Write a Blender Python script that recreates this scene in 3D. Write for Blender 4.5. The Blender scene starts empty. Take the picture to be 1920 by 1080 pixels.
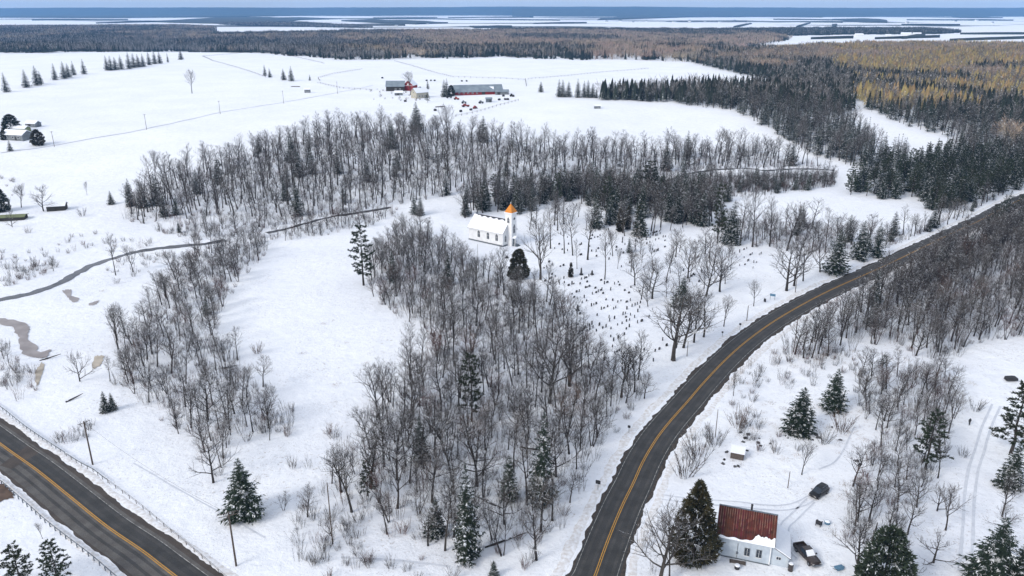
import bpy, bmesh, math, random
import numpy as np
from mathutils import Vector, Matrix
C = bpy.context.scene
PI = math.pi
# ------------------------------------------------------------------ camera, world, sun
FP, HY, CAMH = 1450.0, 16.0, 86.0
PIT = math.atan((540 - HY) / FP)
cam = bpy.data.cameras.new('camera'); camo = bpy.data.objects.new('camera', cam); C.collection.objects.link(camo)
cam.lens = 36 * FP / 1920; cam.sensor_width = 36; cam.clip_start = 1; cam.clip_end = 60000
camo.location = (0, 0, CAMH); camo.rotation_euler = (PI / 2 - PIT, 0, 0)
C.camera = camo
SUN_EL, SUN_AZ = math.radians(34), math.radians(232)      # azimuth clockwise from +Y
w = bpy.data.worlds.new('World'); C.world = w; w.use_nodes = True
nt = w.node_tree; nt.nodes.clear()
sky = nt.nodes.new('ShaderNodeTexSky'); sky.sky_type = 'NISHITA'; sky.sun_disc = False
sky.sun_elevation = SUN_EL; sky.sun_rotation = SUN_AZ; sky.air_density = 1.0; sky.dust_density = 3.0; sky.altitude = 100
gm = nt.nodes.new('ShaderNodeMix'); gm.data_type = 'RGBA'; gm.inputs[0].default_value = 0.5
gm.inputs[7].default_value = (8.8, 9.3, 10.2, 1)             # the even cloud deck
wb = nt.nodes.new('ShaderNodeBackground'); wb.inputs[1].default_value = 0.10
wo = nt.nodes.new('ShaderNodeOutputWorld')
nt.links.new(sky.outputs[0], gm.inputs[6]); nt.links.new(gm.outputs[2], wb.inputs[0]); nt.links.new(wb.outputs[0], wo.inputs[0])
sl = bpy.data.lights.new('sun', 'SUN'); sl.energy = 1.3; sl.angle = math.radians(16); sl.color = (1, 0.95, 0.87)
so = bpy.data.objects.new('sun', sl); C.collection.objects.link(so); so.location = (0, 0, 900)
sd = Vector((math.sin(SUN_AZ) * math.cos(SUN_EL), math.cos(SUN_AZ) * math.cos(SUN_EL), math.sin(SUN_EL)))
so.rotation_euler = sd.to_track_quat('Z', 'Y').to_euler()
C.view_settings.view_transform = 'Standard'; C.view_settings.look = 'None'; C.view_settings.gamma = 1
C.view_settings.use_curve_mapping = False; C.view_settings.exposure = 0.48
try:
    C.cycles.volume_step_rate = 4; C.cycles.volume_max_steps = 64; C.cycles.volume_bounces = 1
    C.cycles.max_bounces = 5; C.cycles.diffuse_bounces = 2
except Exception: pass
HAZE = 5.5e-5
random.seed(7)
# ------------------------------------------------------------------ projection helpers
cp, sp = math.cos(PIT), math.sin(PIT)
def ray(px, py):
    a = (px - 960) / FP; b = (540 - py) / FP
    return np.array((a, cp + b * sp, -sp + b * cp))
def flat(px, py):
    d = ray(px, py); t = CAMH / -d[2]; return (d[0] * t, d[1] * t)
def proj(x, y, z):
    zz = z - CAMH; dep = y * cp - zz * sp; up = y * sp + zz * cp
    return 960 + FP * x / dep, 540 - FP * up / dep, dep
def catmull(p, n=6):
    p = [np.array(q, float) for q in p]; p = [2 * p[0] - p[1]] + p + [2 * p[-1] - p[-2]]; out = []
    for i in range(1, len(p) - 2):
        for k in range(n):
            t = k / n; a, b, c, d = p[i - 1], p[i], p[i + 1], p[i + 2]
            out.append(.5 * (2 * b + (c - a) * t + (2 * a - 5 * b + 4 * c - d) * t * t + (3 * b - a - 3 * c + d) * t ** 3))
    out.append(p[-2]); return out
ROAD1 = [flat(*q) for q in [(1095,1140),(1116,1080),(1140,1013),(1166,950),(1187,907),(1207,863),(1233,820),(1259,787),(1290,752),(1320,717),(1360,675),(1397,642),(1440,610),(1480,585),(1527,559),(1570,538),(1613,519),(1662,497),(1720,469),(1780,440),(1840,412),(1905,378),(1990,345)]]
ROAD1 = catmull([(11.0, 70.0)] + ROAD1, 5)
a0, a1 = np.array(flat(0, 832)), np.array(flat(328, 1080)); dd = a1 - a0
ROAD2 = [a0 - dd * 2.2, a0 - dd * .6] + [np.array(flat(*q)) for q in [(0,832),(67,880),(133,933),(200,987),(267,1033),(328,1080)]] + [a1 + dd * .5, a1 + dd * 1.2]
ROAD2 = catmull(ROAD2, 5)
def segdist(X, Y, line):
    D = np.full(np.shape(X), 1e9)
    for i in range(len(line) - 1):
        ax, ay = line[i]; bx, by = line[i + 1]; vx, vy = bx - ax, by - ay; L = vx * vx + vy * vy
        t = np.clip(((X - ax) * vx + (Y - ay) * vy) / L, 0, 1)
        D = np.minimum(D, np.hypot(X - ax - t * vx, Y - ay - t * vy))
    return D
def S(t):
    t = np.clip(t, 0, 1); return t * t * (3 - 2 * t)
R1c = ROAD1[::3] + [ROAD1[-1]]; R2c = ROAD2[::4] + [ROAD2[-1]]
def hz(X, Y):
    X = np.asarray(X, float); Y = np.asarray(Y, float)
    y0 = 330 + 110 * S((X + 20) / 140)
    z = 13 * S((Y - y0) / 190) * (1 - .25 * S((X - 250) / 300))
    z = z + 4.5 * np.sin(X / 210 + .6) * np.sin(Y / 260 + 1.0) * S((Y - 620) / 300) * (1 - S((Y - 1500) / 900))
    z = z + 3.0 * np.exp(-((X - 150) ** 2) / 130 ** 2 - ((Y - 700) ** 2) / 90 ** 2)
    z = z - 16 * S((Y - 1420) / 380)
    z = z + .35 * np.sin(X / 9.3 + 1.3 * np.sin(Y / 17)) * np.sin(Y / 7.7 + 1.1 * np.sin(X / 13)) * S((np.hypot(X, Y) - 60) / 60) * .5
    z = z + .9 * np.sin(X / 41 + 2) * np.sin(Y / 33) * .5 * (1 - S((Y - 500) / 300))
    m = np.ones_like(X)
    near = (Y < 520)
    if np.any(near):
        d = np.minimum(segdist(X, Y, R1c), segdist(X, Y, R2c)); m = S((d - 11) / 12)
        for cx, cy, rr in FLATS:
            m = m * S((np.hypot(X - cx, Y - cy) - rr) / 8)
    return z * m
FLATS = []
def ph(x, y): return float(hz(np.array([x]), np.array([y]))[0])
TS = np.geomspace(60, 30000, 1500)
def G(px, py):
    d = ray(px, py); X = d[0] * TS; Y = d[1] * TS; Z = CAMH + d[2] * TS
    k = Z - hz(X, Y); i = np.argmax(k < 0)
    if i == 0: i = len(TS) - 1
    f = k[i - 1] / (k[i - 1] - k[i]); t = TS[i - 1] + f * (TS[i] - TS[i - 1])
    x, y = d[0] * t, d[1] * t
    return Vector((x, y, ph(x, y)))
CH = Vector((*flat(943, 463), 0)); FLATS.append((CH.x - 3, CH.y + 8, 16))
HO = Vector((*flat(1341.7, 1040), 0)); FLATS.append((HO.x + 4, HO.y + 3, 18))
sv = flat(1533, 927); FLATS.append((sv[0], sv[1], 7))
def hgt(p, top):            # height whose top projects to image row 'top'
    lo, hi = 0, 60
    for _ in range(30):
        m = (lo + hi) / 2
        if proj(p.x, p.y, p.z + m)[1] > top: lo = m
        else: hi = m
    return lo
# ------------------------------------------------------------------ materials
def mat(name, col, rough=.85, snow=0, noise=.25, nscale=3.0, col2=None, rnd=0, metal=0, bump=0, bscale=20, snowlo=.25, snowhi=.6, snscale=1.2, spec=.3):
    m = bpy.data.materials.new(name); m.use_nodes = True; t = m.node_tree; N = t.nodes; L = t.links
    b = N['Principled BSDF']; b.inputs['Roughness'].default_value = rough; b.inputs['Metallic'].default_value = metal
    b.inputs['Specular IOR Level'].default_value = spec
    geo = N.new('ShaderNodeNewGeometry'); tc = N.new('ShaderNodeTexCoord')
    no = N.new('ShaderNodeTexNoise'); no.inputs['Scale'].default_value = nscale; no.inputs['Detail'].default_value = 5
    L.new(tc.outputs['Object'], no.inputs['Vector'])
    c2 = col2 or tuple(c * (1 - noise * 1.6) for c in col)
    mx = N.new('ShaderNodeMix'); mx.data_type = 'RGBA'; mx.inputs[6].default_value = (*c2, 1); mx.inputs[7].default_value = (*col, 1)
    mr = N.new('ShaderNodeMapRange'); mr.inputs[1].default_value = .35; mr.inputs[2].default_value = .65
    L.new(no.outputs[0], mr.inputs[0]); L.new(mr.outputs[0], mx.inputs[0]); out = mx.outputs[2]
    if rnd:
        oi = N.new('ShaderNodeObjectInfo'); hs = N.new('ShaderNodeHueSaturation')
        a = N.new('ShaderNodeMapRange'); a.inputs[3].default_value = 1 - rnd; a.inputs[4].default_value = 1 + rnd
        L.new(oi.outputs['Random'], a.inputs[0]); L.new(a.outputs[0], hs.inputs['Value']); 
        mu = N.new('ShaderNodeMath'); mu.operation = 'MULTIPLY'; mu.inputs[1].default_value = 7.31
        fr = N.new('ShaderNodeMath'); fr.operation = 'FRACT'
        h = N.new('ShaderNodeMapRange'); h.inputs[3].default_value = .475; h.inputs[4].default_value = .525
        L.new(oi.outputs['Random'], mu.inputs[0]); L.new(mu.outputs[0], fr.inputs[0]); L.new(fr.outputs[0], h.inputs[0]); L.new(h.outputs[0], hs.inputs['Hue'])
        L.new(out, hs.inputs['Color']); out = hs.outputs[0]
    if snow:
        sx = N.new('ShaderNodeSeparateXYZ'); L.new(geo.outputs['Normal'], sx.inputs[0])
        ab = N.new('ShaderNodeMath'); ab.operation = 'ABSOLUTE'; L.new(sx.outputs[2], ab.inputs[0])
        s1 = N.new('ShaderNodeMapRange'); s1.interpolation_type = 'SMOOTHSTEP'; s1.inputs[1].default_value = snowlo; s1.inputs[2].default_value = snowhi
        L.new(ab.outputs[0], s1.inputs[0])
        n2 = N.new('ShaderNodeTexNoise'); n2.inputs['Scale'].default_value = snscale; n2.inputs['Detail'].default_value = 4
        L.new(tc.outputs['Object'], n2.inputs['Vector'])
        s2 = N.new('ShaderNodeMapRange'); s2.interpolation_type = 'SMOOTHSTEP'; s2.inputs[1].default_value = .62 - snow * .35; s2.inputs[2].default_value = .70 - snow * .35
        L.new(n2.outputs[0], s2.inputs[0])
        mm = N.new('ShaderNodeMath'); mm.operation = 'MULTIPLY'; L.new(s1.outputs[0], mm.inputs[0]); L.new(s2.outputs[0], mm.inputs[1])
        m3 = N.new('ShaderNodeMix'); m3.data_type = 'RGBA'; m3.inputs[7].default_value = (.82, .85, .90, 1)
        L.new(mm.outputs[0], m3.inputs[0]); L.new(out, m3.inputs[6]); out = m3.outputs[2]
    L.new(out, b.inputs['Base Color'])
    if bump:
        bn = N.new('ShaderNodeTexNoise'); bn.inputs['Scale'].default_value = bscale; bn.inputs['Detail'].default_value = 6
        L.new(tc.outputs['Object'], bn.inputs['Vector'])
        bp = N.new('ShaderNodeBump'); bp.inputs['Strength'].default_value = bump; bp.inputs['Distance'].default_value = .05
        L.new(bn.outputs[0], bp.inputs['Height']); L.new(bp.outputs[0], b.inputs['Normal'])
    return m
M = {}
M['bark'] = mat('bark', (.050, .043, .039), snow=.14, rnd=.35, nscale=2, snowlo=.35, snowhi=.7)
M['twig'] = mat('twig', (.088, .079, .074), snow=.36, rnd=.55, nscale=1.5, col2=(.042, .037, .035), snowlo=.4, snowhi=.75)
M['twig_red'] = mat('reddish_twig', (.12, .066, .052), snow=.1, rnd=.3, nscale=1.5)
M['spruce'] = mat('spruce_needles', (.022, .036, .022), snow=.21, rnd=.35, col2=(.014, .024, .014), snscale=1.3, snowlo=.35, snowhi=.7)
M['pine'] = mat('pine_needles', (.034, .046, .022), snow=.10, rnd=.3, col2=(.02, .03, .015), snscale=1.6, snowlo=.3, snowhi=.7)
M['cedar'] = mat('cedar_scales', (.058, .047, .022), snow=.05, rnd=.2, col2=(.028, .032, .016), nscale=1.2, snscale=2.0)
M['straw'] = mat('dry_weeds', (.30, .22, .15), snow=.3, rnd=.3)
M['snow'] = mat('snow', (.84, .87, .92), rough=.65, col2=(.78, .81, .87), noise=.03, bump=.5, bscale=3)
M['dirty_snow'] = mat('dirty_snow', (.80, .82, .86), rough=.7, col2=(.60, .58, .57), nscale=1.3, bump=.5, bscale=4)
M['track'] = mat('packed_snow', (.64, .67, .73), rough=.6, col2=(.54, .57, .63), nscale=.9)
M['white_paint'] = mat('white_paint', (.80, .81, .82), rough=.6, noise=.06, nscale=2)
M['church_side'] = mat('clapboard', (.76, .78, .80), rough=.65, col2=(.66, .67, .69), nscale=.7)
M['glass'] = mat('window_glass', (.02, .03, .045), rough=.12, noise=.1, spec=.6)
M['dark'] = mat('dark_trim', (.035, .035, .04), rough=.6)
M['slate'] = mat('dark_shingle', (.05, .05, .06), rough=.8, nscale=6)
M['orange'] = mat('orange_spire_shingles', (.72, .27, .03), rough=.6, col2=(.50, .17, .02), nscale=3)
M['stone'] = mat('weathered_gravestone', (.075, .075, .08), rough=.9, rnd=.6, nscale=5)
M['plinth'] = mat('stone_foundation', (.16, .19, .22), rough=.9)
M['rust'] = mat('rusted_roof_sheet', (.095, .016, .011), rough=.65, col2=(.04, .008, .007), nscale=1.1, rnd=.18)
M['rust_seam'] = mat('worn_roof_seam', (.33, .21, .16), rough=.6, col2=(.15, .04, .03), nscale=.9)
M['house_wall'] = mat('pale_blue_grey_siding', (.50, .56, .62), rough=.7, col2=(.40, .46, .53), nscale=1)
M['wood'] = mat('weathered_wood', (.13, .11, .10), rough=.9, nscale=4)
M['pole'] = mat('pole_wood', (.12, .095, .08), rough=.9, nscale=3)
M['steel'] = mat('galvanised_steel', (.20, .23, .27), rough=.5, metal=.4)
M['black_paint'] = mat('black_car_paint', (.010, .011, .014), rough=.3, noise=.1, spec=.35)
M['brown_paint'] = mat('dark_brown_car_paint', (.045, .034, .03), rough=.25, spec=.6)
M['tyre'] = mat('tyre_rubber', (.02, .02, .02), rough=.9)
M['rim'] = mat('wheel_rim', (.25, .26, .28), rough=.35, metal=.7)
M['lamp'] = mat('lamp_lens', (.5, .5, .5), rough=.2)
M['redlamp'] = mat('tail_lamp_lens', (.3, .02, .02), rough=.25)
M['barn_red'] = mat('barn_red_boards', (.26, .028, .03), rough=.8, nscale=1)
M['grey_metal'] = mat('grey_metal_roof', (.24, .29, .33), rough=.5, col2=(.17, .21, .25), nscale=.25, metal=.1)
M['grey_wall'] = mat('grey_wall_boards', (.20, .22, .24), rough=.8, nscale=.6)
M['cream'] = mat('cream_clapboard', (.52, .49, .40), rough=.8)
M['dark_wall'] = mat('dark_shed_boards', (.05, .048, .045), rough=.9, nscale=2)
M['olive'] = mat('olive_green_sheet', (.20, .23, .12), rough=.8)
M['blue'] = mat('blue_plastic', (.12, .25, .38), rough=.5)
M['mud'] = mat('brown_mud', (.13, .085, .06), rough=.6, nscale=.7)
M['red_machine'] = mat('red_machine_paint', (.33, .05, .04), rough=.5)
M['mudwater'] = mat('muddy_ice', (.21, .175, .165), rough=.3, col2=(.33, .29, .28), nscale=.25, spec=.5)
M['water'] = mat('stream_water', (.04, .04, .047), rough=.25, col2=(.085, .08, .085), nscale=.3, spec=.5)
M['sand'] = mat('bare_sand', (.50, .45, .38), rough=.9, nscale=.4)
M['yellow'] = mat('yellow_road_paint', (.52, .27, .035), rough=.7, col2=(.36, .2, .05), nscale=2.5)
M['white_line'] = mat('worn_white_road_paint', (.42, .42, .40), rough=.7, col2=(.10, .10, .10), nscale=1.2)
M['shoulder'] = mat('wet_gravel_shoulder', (.075, .062, .052), rough=.9, col2=(.035, .03, .028), nscale=2, bump=.8, bscale=12)
def asphalt(name, c1, c2):
    m = mat(name, c1, rough=.75, col2=c2, nscale=.35, bump=.35, bscale=30)
    N = m.node_tree.nodes; L = m.node_tree.links; b = N['Principled BSDF']; src = b.inputs['Base Color'].links[0].from_socket
    tc = N.new('ShaderNodeTexCoord'); n = N.new('ShaderNodeTexNoise'); n.inputs['Scale'].default_value = 5; n.inputs['Detail'].default_value = 8; n.inputs['Roughness'].default_value = .8
    L.new(tc.outputs['Object'], n.inputs['Vector'])
    r = N.new('ShaderNodeMapRange'); r.inputs[1].default_value = .3; r.inputs[2].default_value = .7; r.inputs[3].default_value = .6; r.inputs[4].default_value = 1.45; L.new(n.outputs[0], r.inputs[0])
    x = N.new('ShaderNodeMix'); x.data_type = 'RGBA'; x.blend_type = 'MULTIPLY'; x.inputs[0].default_value = 1
    L.new(src, x.inputs[6]); L.new(r.outputs[0], x.inputs[7]); L.new(x.outputs[2], b.inputs['Base Color'])
    return m
M['asphalt'] = asphalt('asphalt', (.048, .048, .049), (.033, .034, .035))
M['old_asphalt'] = asphalt('older_asphalt', (.115, .110, .105), (.075, .070, .067))
M['worn_asphalt'] = asphalt('worn_asphalt', (.064, .063, .062), (.040, .040, .040))
M['edge_asphalt'] = asphalt('damp_asphalt_edge', (.075, .063, .055), (.05, .042, .038))
# ground material: snow, brown stubble specks, far fields and woods
def ground_mat():
    m = bpy.data.materials.new('snow_ground'); m.use_nodes = True; t = m.node_tree; N = t.nodes; L = t.links; b = N['Principled BSDF']
    b.inputs['Roughness'].default_value = .7; b.inputs['Specular IOR Level'].default_value = .2
    geo = N.new('ShaderNodeNewGeometry'); P = geo.outputs['Position']
    def noise(scale, det=5, rough=.5, mp=None):
        n = N.new('ShaderNodeTexNoise'); n.inputs['Scale'].default_value = scale; n.inputs['Detail'].default_value = det; n.inputs['Roughness'].default_value = rough
        if mp:
            q = N.new('ShaderNodeMapping'); q.inputs['Scale'].default_value = mp; L.new(P, q.inputs[0]); L.new(q.outputs[0], n.inputs['Vector'])
        else: L.new(P, n.inputs['Vector'])
        return n.outputs[0]
    def mr(s, a, c, lo=0, hi=1):
        r = N.new('ShaderNodeMapRange'); r.inputs[1].default_value = a; r.inputs[2].default_value = c; r.inputs[3].default_value = lo; r.inputs[4].default_value = hi; L.new(s, r.inputs[0]); return r.outputs[0]
    def mul(a, c):
        r = N.new('ShaderNodeMath'); r.operation = 'MULTIPLY'; L.new(a, r.inputs[0])
        if isinstance(c, float): r.inputs[1].default_value = c
        else: L.new(c, r.inputs[1])
        return r.outputs[0]
    def mix(f, A, B):
        r = N.new('ShaderNodeMix'); r.data_type = 'RGBA'; L.new(f, r.inputs[0])
        for k, v in ((6, A), (7, B)):
            if isinstance(v, tuple): r.inputs[k].default_value = (*v, 1)
            else: L.new(v, r.inputs[k])
        return r.outputs[2]
    base = mix(mr(noise(.03), .35, .65), (.80, .83, .89), (.86, .885, .925))
    base = mix(mr(noise(.35, 8, .7), .45, .75, 0, .5), base, (.66, .69, .75))
    # grass tips and twigs poking through: small specks gathered in patches
    sep = N.new('ShaderNodeSeparateXYZ'); L.new(P, sep.inputs[0])
    speck = mul(mr(noise(1.4, 4, .75), .57, .68), mr(noise(.05, 3), .42, .60))
    nearm = mr(sep.outputs[1], 380.0, 560.0, 1, .12)
    base = mix(mul(mul(speck, nearm), .7), base, (.36, .31, .27))
    fine = mul(mr(noise(3.2, 2, .8), .62, .70), mr(noise(.11, 3), .42, .58))
    base = mix(mul(mul(fine, nearm), .8), base, (.22, .19, .16))
    # beyond four kilometres: stripes of wood and field
    far = mr(sep.outputs[1], 3800.0, 4300.0)
    wd = mr(noise(.0009, 4, .55, (.5, 1.0, 1)), .53, .56)
    base = mix(mul(far, wd), base, (.055, .062, .055))
    L.new(base, b.inputs['Base Color'])
    bp = N.new('ShaderNodeBump'); bp.inputs['Strength'].default_value = .8; bp.inputs['Distance'].default_value = .8
    L.new(noise(.22, 8, .68), bp.inputs['Height']); L.new(bp.outputs[0], b.inputs['Normal'])
    return m
M['ground'] = ground_mat()
# ------------------------------------------------------------------ object helpers
def link(o): C.collection.objects.link(o); return o
def tag(o, label=None, cat=None, group=None, kind=None):
    if label: o['label'] = label
    if cat: o['category'] = cat
    if group: o['group'] = group
    if kind: o['kind'] = kind
    return o
def empty(name, loc, rz=0, label=None, cat=None, group=None):
    o = bpy.data.objects.new(name, None); o.location = loc; o.rotation_euler = (0, 0, rz); o.empty_display_size = .2
    return tag(link(o), label, cat, group)
class MB:
    def __init__(s): s.v = []; s.f = []
    def add(s, v, f):
        o = len(s.v); s.v += [tuple(q) for q in v]; s.f += [tuple(i + o for i in q) for q in f]; return s
    def box(s, x0, x1, y0, y1, z0, z1):
        return s.add([(x0,y0,z0),(x1,y0,z0),(x1,y1,z0),(x0,y1,z0),(x0,y0,z1),(x1,y0,z1),(x1,y1,z1),(x0,y1,z1)],
                     [(0,3,2,1),(4,5,6,7),(0,1,5,4),(1,2,6,5),(2,3,7,6),(3,0,4,7)])
    def prism(s, pts, y0, y1, ax='y'):      # polygon (a,z) extruded along y (or x)
        n = len(pts)
        if ax == 'y': v = [(a, y0, z) for a, z in pts] + [(a, y1, z) for a, z in pts]
        elif ax == 'x': v = [(y0, a, z) for a, z in pts] + [(y1, a, z) for a, z in pts]
        else: v = [(a, b, y0) for a, b in pts] + [(a, b, y1) for a, b in pts]
        return s.add(v, [tuple(range(n))[::-1], tuple(range(n, 2 * n))] + [(i, (i + 1) % n, n + (i + 1) % n, n + i) for i in range(n)])
    def tube(s, pts, rad, n=5, cap=True):
        o = len(s.v); P = [Vector(p) for p in pts]; k = len(P)
        for i, p in enumerate(P):
            d = (P[min(i + 1, k - 1)] - P[max(i - 1, 0)]).normalized()
            a = d.cross(Vector((0.31, .95, .1))).normalized(); b = d.cross(a); r = rad[i] if hasattr(rad, '__len__') else rad
            for j in range(n):
                t = 2 * PI * j / n; s.v.append(tuple(p + (a * math.cos(t) + b * math.sin(t)) * r))
        for i in range(k - 1):
            for j in range(n):
                q = (j + 1) % n; s.f.append((o + i * n + j, o + i * n + q, o + (i + 1) * n + q, o + (i + 1) * n + j))
        if cap: s.f.append(tuple(o + (k - 1) * n + j for j in range(n))); s.f.append(tuple(o + j for j in range(n))[::-1])
        return s
    def mesh(s, name, m, smooth=False):
        me = bpy.data.meshes.new(name); me.from_pydata(s.v, [], s.f); me.update()
        if m: me.materials.append(m)
        if smooth: me.polygons.foreach_set('use_smooth', [True] * len(me.polygons))
        return me
    def build(s, name, m, parent=None, smooth=False):
        o = bpy.data.objects.new(name, s.mesh(name, m, smooth)); link(o); o.parent = parent; return o
def inst(name, me, parent=None, loc=(0,0,0), rz=0, sc=1):
    o = bpy.data.objects.new(name, me); link(o); o.parent = parent; o.location = loc; o.rotation_euler = (0, 0, rz)
    o.scale = (sc, sc, sc) if not hasattr(sc, '__len__') else sc; return o
# ------------------------------------------------------------------ ground
def ground():
    az = list(np.radians(np.arange(-50, 50.01, .45))) + list(np.radians(np.arange(55, 306, 5)))
    rr = np.concatenate([[1.0, 30], np.geomspace(52, 24000, 400)])
    A, R = np.meshgrid(az, rr); X = R * np.sin(A); Y = R * np.cos(A); Z = hz(X, Y)
    n = len(az); nr = len(rr)
    co = np.stack([X.ravel(), Y.ravel(), Z.ravel()], 1)
    i, j = np.meshgrid(np.arange(nr - 1), np.arange(n), indexing='ij'); j2 = (j + 1) % n
    q = np.stack([i * n + j, (i + 1) * n + j, (i + 1) * n + j2, i * n + j2], -1).reshape(-1, 4)[:, ::-1]
    me = bpy.data.meshes.new('snow_ground'); me.vertices.add(len(co)); me.vertices.foreach_set('co', co.ravel())
    me.loops.add(q.size); me.loops.foreach_set('vertex_index', q.ravel()); me.polygons.add(len(q))
    me.polygons.foreach_set('loop_start', np.arange(0, q.size, 4)); me.update(calc_edges=True); me.validate()
    me.polygons.foreach_set('use_smooth', [True] * len(q)); me.materials.append(M['ground'])
    o = link(bpy.data.objects.new('snow_ground', me)); tag(o, kind='structure')
    if me.polygons[len(q) // 2].normal.z < 0: me.flip_normals()
ground()
def offsets(line):
    P = [np.array(p[:2], float) for p in line]; N = []
    for i in range(len(P)):
        d = P[min(i + 1, len(P) - 1)] - P[max(i - 1, 0)]; d /= np.linalg.norm(d) + 1e-9; N.append(np.array((-d[1], d[0])))
    return P, N
def resample(line, step):
    P = [np.array(p[:2], float) for p in line]; out = [P[0]]; acc = 0
    for a, b in zip(P, P[1:]):
        L = np.linalg.norm(b - a); t = step - acc
        while t < L: out.append(a + (b - a) * t / L); t += step
        acc = (acc + L) % step
    return out
def ribbon(name, line, lo, hi, z, m, kind='structure', parent=None, step=1.5, jit=(0, 0), conform=False, up=None):
    pts = resample(line, step); P, N = offsets(pts); b = MB(); rnd = random.Random(hash(name) % 999 + int(abs(lo) * 7)); ja = jb = 0
    rows = 2 if up is None else 4
    for p, n in zip(P, N):
        ja = .6 * ja + .4 * rnd.uniform(-1, 1) * jit[0] * 1.8; jb = .6 * jb + .4 * rnd.uniform(-1, 1) * jit[1] * 1.8
        A, B = lo + ja, hi + jb
        for k in range(rows):
            q = p + n * (A + (B - A) * k / (rows - 1)); zz = z + (ph(*q) if conform else 0)
            if up is not None: zz += up * (1 if k in (1, 2) else 0) * rnd.uniform(.5, 1.3) - (0 if k in (1, 2) else .05)
            b.v.append((q[0], q[1], zz))
    for i in range(len(P) - 1):
        for k in range(rows - 1): o = i * rows + k; b.f.append((o, o + rows, o + rows + 1, o + 1))
    ob = b.build(name, m, parent, smooth=up is not None)
    if m and ob.data.polygons[0].normal.z < 0: ob.data.flip_normals()
    if kind and not parent: ob['kind'] = kind
    return ob
# ------------------------------------------------------------------ roads (left of travel direction is +)
ribbon('curving_road', ROAD1, -3.75, 3.75, .030, M['asphalt'])
ribbon('road_shoulder', ROAD1, -4.35, 4.3, .022, M['shoulder'], jit=(.45, .5), step=.9)
for s in (-.16, .16): ribbon('centre_line', ROAD1, s - .07, s + .07, .041, M['yellow'])
for s in (-3.35, 3.4): ribbon('edge_line', ROAD1, s - .05, s + .05, .041, M['white_line'])
for s in (-2.55, -.95, .95, 2.55): ribbon('wheel_path', ROAD1, s - .28, s + .28, .0345, M['worn_asphalt'], jit=(.06, .06))
ribbon('snow_bank', ROAD1, 4.6, 6.6, .02, M['dirty_snow'], jit=(.25, .4), up=.08, step=1.1)
ribbon('snow_bank', ROAD1, -6.5, -4.7, .02, M['dirty_snow'], jit=(.4, .25), up=.06, step=1.1)
# lower-left road: the far (upper right) side is + here
ribbon('main_road', ROAD2, -4.1, 3.9, .030, M['old_asphalt'])
ribbon('traffic_lane', ROAD2, .25, 3.15, .034, M['asphalt'])
ribbon('road_shoulder', ROAD2, -4.6, 4.8, .022, M['edge_asphalt'], jit=(.3, .35), step=.9)
for s in (-.16, .16): ribbon('centre_line', ROAD2, s - .085, s + .085, .042, M['yellow'])
for s in (-2.6, -1.0, 1.0, 2.6): ribbon('wheel_path', ROAD2, s - .3, s + .3, .038, M['worn_asphalt'], jit=(.06, .06))
ribbon('edge_line', ROAD2, 3.16, 3.27, .042, M['white_line'])
ribbon('snow_bank', ROAD2, 4.7, 6.4, .02, M['dirty_snow'], jit=(.3, .3), up=.06, step=1.4)
ribbon('snow_bank', ROAD2, -6.2, -4.7, .02, M['dirty_snow'], jit=(.3, .3), up=.06, step=1.4)
pt = [flat(73, 843), flat(12, 880)]
b = MB(); q = [flat(*p) for p in [(0,873),(22,880),(75,848),(55,833)]]
b.add([(x, y, .0400) for x, y in q], [(0,1,2,3)]); o = b.build('asphalt_patch', M['edge_asphalt']); o['kind'] = 'structure'
if o.data.polygons[0].normal.z < 0: o.data.flip_normals()
# ------------------------------------------------------------------ streams, mud, tracks
def stream(name, px, w0, m, jit=.5, z=.09, n=5):
    pts = [G(*p) for p in px]; line = catmull([(p.x, p.y) for p in pts], n)
    return ribbon(name, line, -w0 / 2, w0 / 2, z, m, jit=(jit, jit), conform=True, step=1.6)
stream('stream', [(-60,582),(0,563),(62,549),(128,522),(170,500),(215,484),(262,472),(320,463),(380,458),(425,451)], 3.6, M['water'], .9)
stream('stream', [(500,437),(540,428),(585,416),(640,404),(700,395),(735,388)], 2.6, M['water'], .8)
stream('stream', [(1245,340),(1290,326),(1340,319),(1400,316),(1440,320),(1500,317),(1570,320)], 2.6, M['water'], .9)
def patch(name, px, m, z=.1, kind='structure'):
    g = [G(*p) for p in px]; line = catmull([(p.x, p.y) for p in g + [g[0]]], 4)[:-1]; line = [np.array(q_) for q_ in line]
    c = np.mean(line, 0); rj = random.Random(len(px) + int(abs(px[0][0]))); line = [p for a, c_ in zip(line, line[1:] + line[:1]) for p in (a, (np.array(a) + np.array(c_)) / 2)]; line = [np.array(p) + (np.array(p) - c) * rj.uniform(-.16, .12) for p in line]; b = MB(); n = len(line)
    zz = [ph(*p) for p in line]
    b.add([(c[0], c[1], ph(*c) + z)] + [(p[0], p[1], k + z) for p, k in zip(line, zz)], [(0, 1 + i, 1 + (i + 1) % n) for i in range(n)])
    o = b.build(name, m); o['kind'] = kind
    if o.data.polygons[0].normal.z < 0: o.data.flip_normals()
    return o
stream('mud_channel', [(-30,592),(8,603),(30,612),(45,632),(44,650),(58,662),(80,664),(95,658)], 3.0, M['mudwater'], 1.2, z=.14)
patch('mud_pool', [(22,606),(52,611),(54,622),(40,636),(30,622)], M['mudwater'], .16)
patch('mud_pool', [(50,655),(72,662),(96,656),(84,672),(62,668)], M['mudwater'], .17)
patch('mud_pool', [(116,545),(134,544),(132,556),(150,560),(138,567),(127,558)], M['mudwater'], .12)
patch('mud_pool', [(165,570),(185,564),(180,571),(168,573)], M['mudwater'], .12)
patch('sand_bar', [(78,680),(84,684),(78,705),(70,725),(66,700)], M['sand'], .12)
patch('sand_bar', [(178,668),(195,668),(188,686),(172,690)], M['sand'], .12)
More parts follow.
